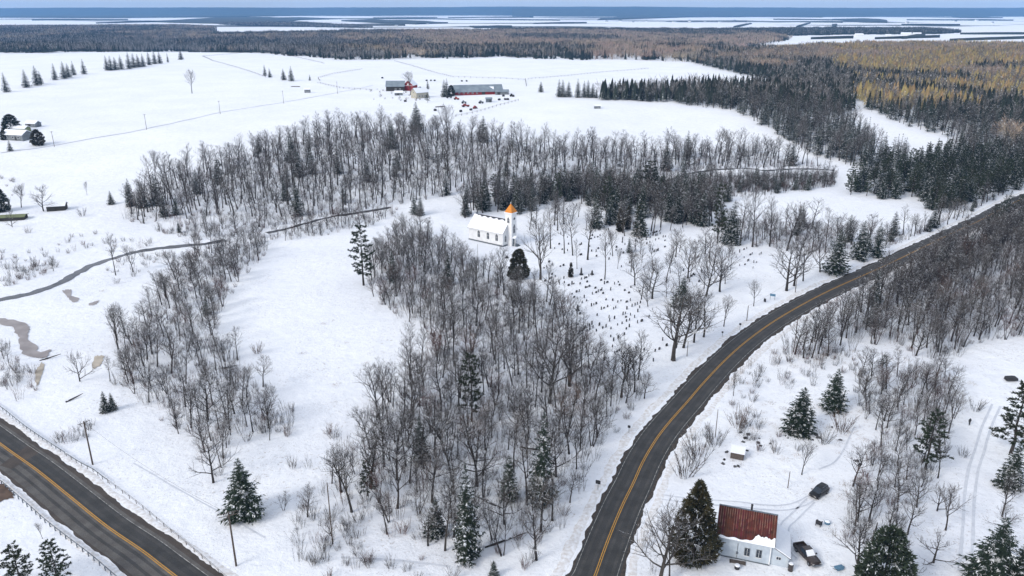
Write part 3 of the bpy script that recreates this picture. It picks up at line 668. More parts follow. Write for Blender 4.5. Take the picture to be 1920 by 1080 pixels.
for k, px in EVER.items():
    for (x, y, z) in scatter_pts(px, 6.2):
        u = R.random(); ccand.append((x, y, z, R.uniform(10, 16) if k != 'churchbelt' else R.uniform(6.5, 15.5), k, 'pine' if (u < .5 and k != 'churchbelt') or u < .12 else 'spruce'))
    if k == 'churchbelt':
        for (x, y, z) in scatter_pts(px, 5): cand.append((x, y, z, R.uniform(10, 16), 'churchback'))
def vis(x, y, z, h):
    a = proj(x, y, z); b_ = proj(x, y, z + h)
    return (-20 < a[0] < 1940) and b_[1] < 1085 and a[1] > -5, (a[1] - b_[1])
# ------------------------------------------------------------------ hand-placed trees
def tree(name, kind, vi, px, py, top, label, cat='tree', group=None, wide=1.0, sink=.1, rz=None):
    p = G(px, py); h = max(.4, hgt(p, top)); v = V[kind][vi % len(V[kind])]; s = h / v.h
    e = empty(name, (p.x, p.y, p.z - sink), R.uniform(0, 6.28) if rz is None else rz, label, cat, group); e.scale = (s * wide, s * wide, s)
    if v.trunk: inst('trunk', v.trunk, e)
    inst('crown' if v.trunk else 'branches', v.crown, e); HAND.append((p.x, p.y)); return e
HAND = []
T_ = tree
# bare specimens
T_('bare_tree','vase',0,360,175,127,'lone bare tree standing in the middle of the upper left snowfield', wide=1.0)
T_('bare_tree','vase',1,292,338,277,'tall bare tree at the left tip of the wooded slope, above dark spruces')
T_('bare_tree','vase',2,40,389,342,'bare spreading tree left of its twin, at the far left above the green shed', wide=1.15)
T_('bare_tree','open',1,82,396,343,'bare round-headed tree in front of the dark hut with snowy roof', wide=1.2)
T_('bare_tree','apple',1,23,426,392,'small bare tree in front of the olive green shed at the left edge', wide=.8)
T_('bare_tree','vase',2,163,366,337,'faint slender birch on the open snow above the dark hedge', wide=.6)
T_('bare_tree','apple',0,150,715,655,'leaning dead tree with a few pale limbs beside the muddy channel', wide=.75)
T_('bare_tree','vase',1,1503,890,820,'young bare tree with an even crown alone in the yard above the black car', wide=.9)
T_('bare_tree','vase',0,1413,574,522,'small bare tree beside the blue notice board by the curving road', wide=1.0)
T_('bare_tree','open',2,1475,545,448,'wide-limbed bare tree next to the roadside pole at the upper bend', wide=1.35)
T_('bare_tree','open',3,1489,536,430,'second wide-limbed bare tree just behind the roadside pole', wide=1.0)
T_('bare_tree','forest',0,1506,527,445,'slim bare tree on the right of the wide-limbed pair at the bend')
T_('bare_tree','open',0,1538,510,440,'low-forked bare tree left of the dark leaning spruce by the road', wide=1.0)
T_('bare_tree','vase',1,1357,612,548,'small bare tree above the small round roadside sign', wide=1.0)
T_('bare_tree','open',1,1319,632,540,'bare tree second from the end of the roadside row, below the graves')
T_('bare_tree','open',3,1301,642,545,'bare tree in the middle of the roadside row below the graves')
T_('bare_tree','open',0,1281,652,535,'thick-trunked bare tree beside the tall roadside pole', wide=1.0)
T_('bare_tree','open',2,1263,676,520,'largest wide-spreading bare tree at the lower corner of the churchyard', wide=1.35)
T_('bare_tree','open',1,1223,560,488,'low wide-spreading bare tree in the middle of the churchyard', wide=1.35)
T_('bare_tree','open',3,1190,535,465,'bare tree with forked base left of the low wide churchyard tree', wide=1.0)
T_('bare_tree','forest',3,1134,524,432,'slender pale tree beside the small snowy bush among the graves', wide=.8)
T_('bare_tree','vase',2,1149,480,425,'forked bare tree in the upper middle of the churchyard')
T_('bare_tree','vase',1,1158,504,462,'small bare tree with a bushy head in the upper churchyard', wide=.7)
T_('bare_tree','forest',1,1102,487,392,'stout bare tree with a knotted trunk in the upper churchyard', wide=1.2)
T_('bare_tree','forest',2,1074,479,398,'straight bare tree left of the stout knotted one in the churchyard')
T_('bare_tree','forest',4,1058,475,398,'bare tree with a side limb, third in the row right of the church')
T_('bare_tree','forest',0,1032,466,384,'bare tree nearest the church door on its right side')
T_('bare_tree','forest',2,1082,504,452,'thin young tree above the dark shrub among the graves', wide=.7)
T_('bare_tree','open',2,1013,524,388,'tall many-stemmed bare tree in front of the church tower, right of the juniper', wide=.8)
T_('bare_tree','vase',0,938,530,455,'small forked bare tree below the church wall')
T_('bare_tree','open',2,1290,522,440,'double-stemmed bare tree at the right of the churchyard')
T_('bare_tree','open',0,1323,556,455,'bare tree with drooping limbs between the churchyard and the road')
T_('bare_tree','open',1,1350,547,452,'heavy-trunked bare tree below the right group of graves')
T_('bare_tree','forest',3,1388,460,365,'left trunk of three tall bare trees in front of the small meadow')
T_('bare_tree','forest',1,1411,463,355,'tallest bare tree in front of the small meadow')
T_('bare_tree','forest',2,1443,462,372,'right trunk of three tall bare trees in front of the small meadow')
T_('bare_tree','vase',2,1475,470,370,'broad feathery bare tree against the small snowy meadow', wide=1.2)
T_('bare_tree','open',0,1030,756,592,'forked bare tree at the right edge of the main wood', wide=1.0)
T_('bare_tree','open',2,1068,724,590,'wide bare tree reaching over the lowest graves from the wood edge', wide=1.2)
T_('bare_tree','vase',1,1165,745,640,'fan-shaped bare tree at the bottom of the churchyard', wide=1.3)
T_('bare_tree','vase',0,1190,735,640,'fan-shaped bare tree nearest the road at the bottom of the churchyard', wide=1.1)
T_('bare_tree','vase',1,770,178,130,'bare tree rising behind the red barn', wide=1.1)
T_('bare_tree','vase',2,840,262,188,'tall dark bare tree on the wood edge right below the farm', wide=1.0)
T_('bare_tree','open',0,390,790,695,'big bare tree at the lower end of the narrow wood', wide=1.1)
T_('bare_tree','open',3,400,905,800,'gnarled bare tree left of the large snowy spruce', wide=1.0)
T_('bare_tree','vase',0,222,655,570,'fan-shaped bare tree leaning out of the left edge of the narrow wood', wide=1.1)
T_('bare_tree','vase',2,250,510,455,'bare tree on the near bank where the stream bends', wide=1.1)
T_('bare_tree','forest',1,217,516,440,'slim bare tree on the stream bank left of a fan-shaped one', wide=.8)
T_('bare_tree','vase',0,100,508,478,'low bare tree in the hedge above the stream at left', wide=1.3)
T_('bare_tree','apple',2,1750,1055,995,'low crooked apple tree in the lower right snow', wide=1.15)
T_('bare_tree','vase',1,1773,994,900,'slanting bare tree above the crooked apple tree', wide=1.0)
T_('bare_tree','apple',0,1757,958,905,'small round bare tree left of the slanting one', wide=.9)
T_('bare_tree','vase',0,1879,968,880,'bare tree with level limbs above the corner spruces', wide=1.1)
T_('bare_tree','open',1,1880,1000,935,'thin bare tree behind the top of the corner spruces', wide=1.0)
T_('bare_tree','open',2,1605,1075,960,'pale wide-branched tree beside the pickup truck', wide=1.25)
T_('bare_tree','open',0,1235,1095,940,'pale bare tree left of the house, in front of the big cedar', wide=1.2)
T_('bare_tree','vase',1,1255,1090,960,'slim pale tree growing close against the big cedar', wide=.8)
T_('bare_tree','apple',1,1690,1075,1010,'small bare tree behind the dark spruce at the bottom of the yard', wide=.9)
T_('bare_tree','vase',0,1375,742,690,'small bare tree on the right verge of the curving road', wide=.8)
T_('bare_tree','vase',2,80,1010,975,'small pale bare tree beside the pines in the lower left corner', wide=.8)
T_('bare_tree','open',1,790,870,760,'spreading bare tree at the left side of the main wood')
T_('bare_tree','vase',0,720,875,755,'fan-shaped bare tree leaning left out of the main wood', wide=1.2)
T_('bare_tree','vase',2,660,960,830,'pale fan-shaped bare tree at the lower left of the main wood', wide=1.1)
# conifers
T_('spruce_tree','fatspruce',0,460,968,858,'large dark snow-dusted spruce standing alone beside the crossarm pole', wide=.92)
T_('spruce_tree','spruce',1,199,773,732,'left of two little spruces standing together on open snow', wide=1.0)
T_('spruce_tree','spruce',2,212,768,735,'right of two little spruces standing together on open snow', wide=.9)
T_('spruce_tree','fatspruce',1,1498,812,724,'broad snow-flecked spruce in the middle of the yard', wide=1.08)
T_('spruce_tree','fatspruce',2,1562,767,690,'broad dark spruce at the upper edge of the yard', wide=.95)
T_('spruce_tree','spruce',0,1018,945,765,'tall brown-green spruce on a bare trunk in the main wood', wide=.62)
T_('spruce_tree','spruce',3,876,1050,865,'tallest dark spruce near the bottom of the main wood', wide=.62)
T_('spruce_tree','spruce',2,818,1005,930,'small grey-green spruce left of the tallest dark spruce', wide=.95)
T_('spruce_tree','spruce',1,926,1082,1050,'little spruce at the bottom edge of the main wood', wide=1.1)
T_('spruce_tree','spruce',0,789,865,778,'dark spruce amid the left side of the main wood', wide=.9)
T_('pine_tree','pine',0,690,930,862,'pale green young pine in the lower left of the main wood', wide=1.1)
T_('pine_tree','pine',1,884,790,662,'dark pine with layered boughs in the middle of the main wood', wide=.9)
T_('pine_tree','pine',2,682,535,420,'open pine with long level boughs at the left corner of the wood below the church', wide=1.0)
T_('pine_tree','pine',3,1735,880,768,'pine with a bare lower trunk in the strip of wood', wide=1.15)
T_('pine_tree','pine',2,1655,690,665,'small pale pine behind the strip of wood', wide=1.6)
T_('pine_tree','pine',3,1895,850,715,'upper dark pine cut by the right edge of the picture', wide=1.3)
T_('spruce_tree','spruce',2,1893,915,828,'spruce below the dark pine at the right edge', wide=1.0)
T_('spruce_tree','fatspruce',0,1858,1095,968,'larger of the dark spruces in the lower right corner', wide=.95)
T_('spruce_tree','fatspruce',1,1903,1110,1015,'smaller spruce in front of the larger one in the lower right corner', wide=1.0)
T_('spruce_tree','bushy',0,1652,1110,992,'bushy dark evergreen at the bottom between the yard and the strip of wood', wide=.85)
T_('cedar_tree','cedar',0,1300,1045,903,'big brown-green cedar against the left end of the house', wide=.9)
T_('juniper_bush','bushy',1,973,522,468,'dark brown-green juniper in front of the church corner', 'bush', wide=.8)
T_('cedar_tree','column',0,1162,434,388,'left columnar cedar at the top of the churchyard', wide=1.4)
T_('cedar_tree','column',1,1177,430,386,'middle columnar cedar at the top of the churchyard', wide=1.2)
T_('cedar_tree','column',0,1198,434,383,'right columnar cedar at the top of the churchyard', wide=1.5)
T_('cedar_tree','column',1,1070,519,492,'small dark forked cedar next to the obelisk among the graves', wide=1.6)
T_('spruce_tree','spruce',0,1179,474,443,'small spruce among the upper graves', wide=.9)
T_('spruce_tree','spruce',1,389,590,556,'small spruce inside the narrow wood', wide=1.0)
T_('spruce_tree','spruce',3,336,436,413,'small spruce by the stream flat below the slope', wide=1.1)
T_('spruce_tree','spruce',1,209,383,357,'leftmost small spruce at the foot of the wooded slope', wide=1.2)
T_('spruce_tree','fatspruce',2,246,386,334,'pale snow-dusted spruce at the left tip of the slope', wide=.65)
T_('spruce_tree','spruce',2,268,388,340,'dark spruce just right of the pale one at the tip of the slope', wide=1.1)
T_('pine_tree','pine',1,414,358,298,'dark pine on the left part of the wooded slope', wide=.75)
T_('spruce_tree','spruce',3,487,285,251,'pointed spruce poking out of the top of the wooded slope')
T_('spruce_tree','spruce',0,837,366,314,'dark spruce at the foot of the slope above the church', wide=.85)
T_('spruce_tree','spruce',1,777,402,358,'left dark spruce above the wood corner left of the church', wide=.85)
T_('spruce_tree','spruce',2,789,404,366,'right dark spruce above the wood corner left of the church', wide=.9)
T_('spruce_tree','fatspruce',0,781,245,190,'tall spruce rising from the slope right below the farmhouse', wide=.8)
T_('pine_tree','pine',0,1345,455,343,'pine with a long bare trunk right of the churchyard', wide=.62)
T_('spruce_tree','spruce',2,1371,458,375,'dark spruce right of the long-trunked pine', wide=.9)
T_('spruce_tree','spruce',1,1566,512,428,'large dark leaning spruce beside the road at the bend', wide=1.2)
T_('spruce_tree','spruce',3,1612,487,412,'left spruce of the pair above the upper road', wide=1.05)
T_('spruce_tree','spruce',0,1643,482,415,'right spruce of the pair above the upper road', wide=1.0)
T_('pine_tree','pine',2,1216,375,300,'big dark round-topped pine in the belt behind the churchyard', wide=1.35)
T_('pine_tree','pine',3,1137,408,330,'dark pine in the belt right of the church', wide=1.0)
T_('spruce_tree','spruce',2,1278,575,520,'brown bushy evergreen between the churchyard trees', wide=1.3)
T_('spruce_tree','bushy',0,22,246,215,'dark round evergreen above the small house at the left edge', wide=1.25)
T_('spruce_tree','bushy',1,72,272,243,'dark bushy evergreen right of the small house at the left edge', wide=1.0)
T_('spruce_tree','spruce',1,20,283,262,'small spruce below the small house at the left edge', wide=1.1)
T_('spruce_tree','bushy',0,8,262,244,'evergreen against the left wall of the small house', wide=.9)
T_('spruce_tree','bushy',0,4,396,355,'dark evergreen cut by the left edge above the green shed', wide=.9)
T_('pine_tree','pine',1,42,1100,1020,'left pine in the lower left corner', wide=1.5)
T_('pine_tree','pine',3,112,1105,1012,'right pine with snowy tufts in the lower left corner', wide=1.3)
grp = 'spruces in a broken row along the upper left field edge'
for i, (x, y, t) in enumerate([(12,173,135),(50,164,129),(70,160,122),(77,157,132),(104,150,118),(121,147,114),(129,145,118),(139,141,114),(158,139,110)]):
    T_('spruce_tree','spruce',i,x,y,t,['first','second','third','fourth','fifth','sixth','seventh','eighth','ninth'][i] + ' spruce from the left in the broken row at the upper left', group=grp, wide=1.0)
grp = 'spruces in the close row beyond the lone bare tree'
for i, (x, y, t) in enumerate([(201,132,103),(209,132,104),(217,131,106),(228,130,102),(243,129,97),(252,127,99),(260,126,101),(269,125,100),(280,122,96),(291,120,95),(300,119,97)]):
    T_('spruce_tree','spruce',i,x,y,t,['first','second','third','fourth','fifth','sixth','seventh','eighth','ninth','tenth','eleventh'][i] + ' spruce from the left in the close row beyond the lone bare tree', group=grp, wide=1.05)
T_('spruce_tree','spruce',0,315,117,98,'thin spruce just right of the close row on the field edge', wide=.6)
T_('spruce_tree','spruce',2,340,112,93,'last wide spruce right of the close row on the field edge', wide=1.2)
grp = 'small spruces on the field above the farm lane'
for i, (x, y, t) in enumerate([(497,142,121),(506,145,127),(532,150,128),(547,152,123),(581,151,139)]):
    T_('spruce_tree','spruce',i,x,y,t,['first','second','third','fourth','fifth'][i] + ' small spruce from the left on the open field left of the farm', group=grp)
T_('spruce_tree','spruce',1,833,182,148,'left spruce of the clump between the farmhouse and the long barn', wide=.9)
T_('spruce_tree','spruce',3,838,180,146,'right spruce of the clump between the farmhouse and the long barn', wide=.9)
T_('spruce_tree','bushy',0,846,180,160,'low dark evergreen touching the left end of the long barn', wide=.9)
T_('spruce_tree','spruce',0,802,167,150,'small spruce behind the farmhouse', wide=1.0)
T_('pine_tree','pine',0,802,192,175,'flat-topped small pine in front of the farmhouse', wide=1.4)
T_('spruce_tree','spruce',2,1014,173,152,'lone spruce on the field right of the long barn', wide=1.1)
grp = 'spruces in the row right of the farm'
for i, (x, y, t) in enumerate([(1048,182,148),(1055,182,149),(1066,182,152),(1083,183,147),(1095,182,151),(1102,183,149),(1111,183,155),(1118,184,165),(1131,186,165),(1142,186,154),(1152,186,150),(1164,186,162),(1178,187,152),(1190,187,150),(1205,189,157),(1217,190,146)]):
    T_('spruce_tree','spruce',i,x,y,t,['first','second','third','fourth','fifth','sixth','seventh','eighth','ninth','tenth','eleventh','twelfth','thirteenth','fourteenth','fifteenth','sixteenth'][i] + ' dark spruce from the left in the row right of the farm', group=grp, wide=1.0)
# shrubs placed by hand
for i, (x, y, t, lab) in enumerate([(720,702,680,'small round bare bush alone at the right side of the open field'),(1828,769,744,'round bare bush beside the snowy track at right'),(1805,856,836,'small bush left of the snowy track at right'),
    (1578,810,775,'bare bush right of the broad yard spruce'),(1545,830,800,'bushy shrub with dark stones right below the broad yard spruce'),(627,823,800,'small bush on the open snow left of the main wood'),(53,437,424,'dense dark round bush on the snow at the left'),
    (482,662,640,'round bush on the field edge beside the narrow wood'),(1285,890,835,'tall brush on the verge left of the small hut'),(1310,860,812,'brush clump touching the thin pole beside the road'),(1340,835,800,'brush on the right of the thin roadside pole'),
    (1385,800,760,'brown bush above the small hut'),(155,405,388,'low dark hedge bush above the left snow'),(1690,830,800,'brush beside the strip of wood')]):
    T_('bare_bush','shrub',i,x,y,t,lab,'bush', wide=1.1)
print('hand trees', len(HAND))
LM = [(tuple(G(a, b_))[:2], t) for a, b_, t in [(925,455,'the white church'),(973,522,'the juniper below the church'),(884,790,'the layered dark pine'),(1018,945,'the tall brown-green spruce'),(876,1050,'the tallest dark spruce'),(789,865,'the left dark spruce'),(818,1005,'the small grey-green spruce'),
 (690,930,'the pale young pine'),(682,535,'the open long-boughed pine'),(1121,918,'the dark tilted sign'),(1179,812,'the small square sign'),(1030,756,'the forked wood-edge tree'),(926,1082,'the little bottom-edge spruce'),(624,1020,'the slender bare pole'),(460,968,'the large snowy spruce'),(206,771,'the two little spruces'),
 (389,590,'the small spruce inside the wood'),(390,790,'the big lower wood tree'),(482,662,'the round field-edge bush'),(1735,880,'the bare-trunked pine'),(1562,767,'the upper broad spruce'),(1498,812,'the broad yard spruce'),(1655,690,'the small pale pine'),(1488,660,'the tall thin pole'),(1627,485,'the pair of roadside spruces'),
 (1566,512,'the leaning roadside spruce'),(1345,455,'the long-trunked pine'),(1411,463,'the tallest meadow-edge tree'),(1216,375,'the big round-topped pine'),(1137,408,'the dark pine by the church'),(1178,430,'the three columnar cedars'),(1534,927,'the black car'),(1514,1045,'the pickup truck'),(1395,1040,'the red-roofed house'),(1383,860,'the small dark shed'),
 (1089,515,'the tall obelisk'),(1179,474,'the small churchyard spruce'),(1263,676,'the largest spreading tree'),(1223,560,'the low spreading tree'),(1102,487,'the stout knotted tree'),(1083,583,'the lower stone pillar'),(1480,545,'the wide-limbed roadside trees'),(1448,562,'the notice board'),(1175,740,'the fan-shaped churchyard trees'),(1134,524,'the slender pale tree'),
 (1375,742,'the small verge tree'),(1357,612,'the tree above the round sign'),(783,402,'the spruce pair beside the church'),(1341,800,'the thin brush-side pole'),(174,871,'the lower left crossarm pole'),(250,510,'the stream-bend tree'),(1657,1080,'the bushy bottom evergreen'),(1685,262,'the small snow clearing'),(1885,385,'the vanishing end of the road'),(1590,360,'the left tip of the stand'),(720,702,'the small round field bush'),(770,172,'the red barn'),(787,184,'the cream farmhouse'),(913,192,'the blue-grey yard shed'),(873,200,'the red farm machine'),(940,178,'the low lean-to shed'),(838,182,'the spruce clump'),(100,508,'the low hedge tree'),(222,655,'the fan-shaped leaning tree'),(130,555,'the mud pool'),(320,462,'the stream'),(23,426,'the olive shed tree')]]
ORD = ['nearest', 'second nearest', 'third nearest', 'fourth nearest', 'fifth nearest', 'sixth nearest', 'seventh nearest', 'eighth nearest', 'ninth nearest', 'tenth nearest', 'eleventh nearest', 'twelfth nearest', 'thirteenth nearest', 'fourteenth nearest', 'fifteenth nearest', 'sixteenth nearest']
DIRS = ['right of', 'behind and right of', 'behind', 'behind and left of', 'left of', 'in front and left of', 'in front of', 'in front and right of']
LOC = {}
def locate(o, x, y, form):
    d, t, lx, ly = min((math.hypot(x - p[0], y - p[1]), t, *p) for p, t in LM)
    k = int(round(math.atan2(y - ly, x - lx) / (PI / 4))) % 8; LOC.setdefault((form, k, t), []).append((d, o))
def finish_labels():
    for (form, k, t), l in LOC.items():
        l.sort(key=lambda q: q[0])
        for i, (d, o) in enumerate(l): o['label'] = '%s %s %s %s' % (form, ORD[i] if i < 16 else 'farther', DIRS[k], t)
# ------------------------------------------------------------------ woods: 300 largest as things, the rest instanced
hp = np.array(HAND)
def freeof(x, y, d): return np.min(np.hypot(hp[:, 0] - x, hp[:, 1] - y)) > d
cand = [c for c in cand if freeof(c[0], c[1], 1.6)]; ccand = [c for c in ccand if freeof(c[0], c[1], 2.2)]
nb_hand = sum(1 for o in C.objects if o.name.startswith('bare_tree')); nc_hand = sum(1 for o in C.objects if o.name.startswith(('spruce_tree', 'pine_tree')))
sc_ = sorted([(vis(*c[:4])[1], i) for i, c in enumerate(cand) if vis(*c[:4])[0]], reverse=True)
keep = set(i for _, i in sc_[:300 - nb_hand])
stuff = []
for i, (x, y, z, h, k) in enumerate(cand):
    near = math.hypot(x, y) < 330; kind = 'forest' if near else 'forest_lo'
    if near and R.random() < (.5 if k in ('meadowrow', 'southwest', 'edge', 'valley', 'streamrow', 'churchyard') else .18): kind2 = R.choice(('vase', 'open'))
    else: kind2 = kind
    j = R.randrange(len(V[kind2])); v = V[kind2][j]; s = h / v.h; rz = R.uniform(0, 6.28)
    if i in keep:
        e = empty('bare_tree', (x, y, z), rz, 'bare grey-brown tree ' + STAND[k][0], 'tree', STAND[k][1]); e.scale = (s * 1.05, s * 1.05, s); e.rotation_euler = (R.gauss(0, .055), R.gauss(0, .055), rz)
        inst('trunk', v.trunk, e); inst('crown', v.crown, e)
        fm = {'vase': 'fan-shaped', 'open': 'spreading'}.get(kind2) or (('slender', 'slender', 'slender', 'slender', 'slender', 'many-stemmed', 'reddish many-stemmed', 'many-stemmed', 'broad-headed', 'broad-headed', 'broad-headed', 'broad-headed')[j] if kind2 == 'forest' else 'slender')
        locate(e, x, y, ('tall ' if h > 13 else 'short ' if h < 8.5 else '') + fm + ' bare tree,')
    else:
        stuff.append((x, y, z, rz, (s * 1.08, s), idx[kind2][j]))
ESTAND = {'churchback': 'dark evergreen right behind the church', 'verge': 'dark evergreen beside the upper road', 'upperverge': 'dark evergreen left of the upper road', 'valleymix': 'dark evergreen in the valley thicket behind the church', 'hillside': 'dark spruce scattered among the bare trees of the wooded slope', 'central': 'dark spruce scattered in the wood below the church', 'roadside': 'dark spruce in the wood right of the curving road', 'meadowrow': 'dark spruce in the tree row along the small meadow', 'valley': 'dark spruce on the stream flat below the slope',
          'churchbelt': 'dark evergreen in the belt behind the church', 'midpines': 'dark evergreen in the stand beyond the small meadow', 'roadend': 'dark evergreen where the road leaves the picture at right'}
sc_ = sorted([(vis(*c[:4])[1], i) for i, c in enumerate(ccand) if vis(*c[:4])[0]], reverse=True)
keepc = set(i for _, i in sc_[:290 - nc_hand]); cstuff = []
for i, (x, y, z, h, k, sp_) in enumerate(ccand):
    j = R.randrange(4); v = V[sp_][j]; s = h / v.h; rz = R.uniform(0, 6.28)
    if i in keepc:
        e = empty(sp_ + '_tree', (x, y, z), rz, ESTAND[k], 'tree', ESTAND[k].replace('dark ', '').replace('evergreen', 'evergreens').replace('spruce', 'spruces')); e.scale = (s, s, s); inst('trunk', v.trunk, e); inst('crown', v.crown, e)
        locate(e, x, y, ('tall ' if h > 13 else 'short ' if h < 10 else '') + 'dark ' + sp_ + ',')
    else: cstuff.append((x, y, z, rz, s, idx[sp_][j] if math.hypot(x, y) < 420 or sp_ == 'pine' else idx['spruce_lo'][j]))
# big forests in the middle distance
rs = random.Random(3)
def nz(x, y, s, o=0): return math.sin(x / s + o) * math.sin(y / s * 1.3 + o * 2) + .6 * math.sin(x / s * 2.3 + y / s * .7 + o)
for k, px in BIG.items():
    for (x, y, z) in scatter_pts(px, 4.8 if k == 'northstrip' else 5.2, clear=8):
        pxx, pyy, _ = proj(x, y, z + 8); u = rs.random()
        gold = (k == 'northeast') and ((pyy < 130 and pxx > 1560 and nz(x, y, 70) > -.5) or (pxx > 1600 and 130 <= pyy < 190 and nz(x, y, 45, 1) > .15 + (1750 - pxx) / 400))  # where the sunlit patches lie, drawn by tree colour
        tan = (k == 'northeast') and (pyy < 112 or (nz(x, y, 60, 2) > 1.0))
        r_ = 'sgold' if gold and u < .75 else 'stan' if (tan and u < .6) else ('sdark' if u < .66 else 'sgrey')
        j = rs.randrange(4); h = rs.uniform(9, 17)
        if math.hypot(x, y) < 640 and r_ in ('sdark', 'sgrey'):
            cstuff.append((x, y, z, rs.uniform(0, 6.28), h / 13, idx['spruce_lo'][j] if r_ == 'sdark' else idx['forest_lo'][j]))
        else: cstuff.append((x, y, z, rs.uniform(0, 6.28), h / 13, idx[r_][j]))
instancer('bare_woodland', stuff, 'mass of further bare grey trees filling the woods on the slope and along the road', 'woodland')
instancer('evergreen_forest', cstuff, 'dense evergreen and mixed forest covering the upper right', 'forest')
# brush in the scrubby open ground
BR = []
for px, st, pr in (([(1370,700),(1480,650),(1620,660),(1620,740),(1500,720),(1400,780),(1340,760)], 3.2, .75), ([(1390,760),(1460,800),(1540,840),(1450,860),(1370,830)], 2.6, .5), ([(500,930),(560,830),(640,800),(600,900)], 3.0, .45),
      ([(470,740),(560,770),(540,820),(470,810)], 2.6, .8), ([(100,820),(180,790),(185,825),(110,838)], 2.0, .9), ([(60,500),(110,490),(100,510),(0,545),(0,525)], 2.4, .8), ([(200,480),(330,470),(330,520),(220,540)], 5, .5), ([(600,1010),(680,1010),(700,1060),(600,1075)], 3, .5), ([(1270,840),(1330,800),(1330,860),(1280,890)], 2.4, .8), ([(0,470),(60,470),(130,440),(180,430),(180,470),(90,500),(0,530)], 4, .35), ([(190,500),(260,480),(420,462),(400,485),(300,500),(230,530)], 3.2, .5), ([(180,455),(330,445),(330,456),(200,476)], 3.5, .4), ([(560,1040),(640,985),(700,1000),(860,1060),(850,1085),(560,1085)], 2.6, .55), ([(0,690),(60,690),(70,740),(0,760)], 2.6, .6), ([(690,166),(800,166),(800,190),(700,188)], 9, .5), ([(560,700),(700,800),(640,850),(600,780)], 9, .3), ([(1200,985),(1260,960),(1260,1080),(1200,1080)], 3, .5),
      ([(1040,590),(1240,600),(1240,640),(1040,640)], 99, 0), ([(300,435),(420,425),(520,420),(500,440),(420,450),(330,455)], 4.5, .6), ([(0,330),(30,335),(50,380),(0,390)], 5, .5)):
    for (x, y, z) in scatter_pts(px, st, clear=6):
        if R.random() < pr: BR.append((x, y, z, R.uniform(0, 6.28), R.uniform(.45, 1.1), R.random()))
BR.sort(key=lambda q: math.hypot(q[0], q[1])); nbr_ = 0
for x, y, z, rz, s, u in BR:
    ok, hp_ = vis(x, y, z, 2.6 * s)
    if ok and nbr_ < 270:
        nbr_ += 1; kd = 'shrub' if u < .7 else 'sapling'; j = int(u * 997) % 4; s2 = s if kd == 'shrub' else s * .8
        o = inst('bare_bush', V[kd][j].crown, None, (x, y, z), rz, s2); tag(o, 'x', 'bush', 'bare bushes in the open scrub'); locate(o, x, y, ('reddish ' if j == 3 else 'grey ') + ('bare bush,' if kd == 'shrub' else 'bare saplings,'))
    else: UG.append((x, y, z, rz, s, R.choice(idx['shrub'])))
instancer('undergrowth', UG, 'tangled saplings and brush growing among and beside the bare trees', 'brush')
WD = []
for px, st in (([(1370,700),(1620,650),(1620,900),(1500,910),(1350,880),(1290,820)], 3.4), ([(430,800),(640,780),(600,950),(480,930)], 5), ([(200,480),(420,460),(330,560),(150,600)], 6), ([(420,600),(740,560),(700,780),(560,760)], 9), ([(1560,900),(1640,860),(1590,1080),(1540,1060)], 3.5), ([(1640,620),(1860,640),(1800,780),(1700,700)], 4)):
    for (x, y, z) in scatter_pts(px, st, clear=5.5, thin=.1): WD.append((x, y, z + .1, R.uniform(0, 6.28), R.uniform(.4, 1.1), R.choice(idx['weeds'])))
instancer('dry_weeds', WD, 'straw-coloured weeds poking out of the snow', 'weeds')
# ------------------------------------------------------------------ distant forest, patches of trees
FAR = []
def farfill(px, mixf, step=27, holes=()):
    for (x, y, z) in scatter_pts(px, step, clear=0, holes=holes):
        if math.hypot(x, y) > 7000: continue
        k = mixf(x, y); FAR.append((x, y, z - .5, rs.choice((0, PI / 2, PI, 1.5 * PI)) + rs.uniform(-.1, .1), rs.uniform(.85, 1.15), rs.choice(idx[k])))
hole1 = [(408,50),(520,49),(640,52),(640,57),(560,59),(420,59)]
hole2 = [(1400,88),(1440,82),(1480,78),(1580,74),(1700,70),(1950,62),(1950,80),(1700,82),(1600,80),(1520,86),(1430,94)]
farfill([(-30,101),(-30,52),(150,51),(330,50),(400,53),(395,66),(560,64),(640,62),(640,110),(480,99),(300,97),(0,100)], lambda x, y: ('pt' if y > 2300 and rs.random() < .35 else 'pg') if nz(x, y, 160) > -.2 else 'pm' if rs.random() < .5 else 'pd', holes=(hole1,))
farfill([(500,99),(520,86),(580,80),(680,84),(740,97),(760,111),(640,112),(600,108)], lambda x, y: 'pg')
farfill([(640,61),(860,60),(1080,60),(1280,63),(1420,63),(1480,74),(1440,82),(1400,90),(1330,100),(1320,116),(1120,112),(960,108),(760,110),(640,104)], lambda x, y: ('pt' if nz(x, y, 210, 1) > -.45 else 'pm') if rs.random() < .85 else 'pd')
farfill([(1290,110),(1350,103),(1420,98),(1500,92),(1560,88),(1560,104),(1440,112),(1310,120)], lambda x, y: 'pm')
farfill([(900,61),(960,57),(1080,56),(1180,57),(1300,58),(1500,56),(1740,56),(1800,61),(1760,64),(1600,65),(1440,68),(1280,63),(1100,60)], lambda x, y: 'pd')
farfill([(410,46),(560,44),(700,53),(640,52),(480,49)], lambda x, y: 'pg')
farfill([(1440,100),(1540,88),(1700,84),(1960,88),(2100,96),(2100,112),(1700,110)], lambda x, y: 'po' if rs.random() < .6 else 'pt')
instancer('distant_forest', FAR, 'broad bands of distant grey, tan and evergreen forest below the horizon', 'forest')
print('counts', len(cand), len(ccand), len(stuff), len(cstuff), len(UG), len(FAR))
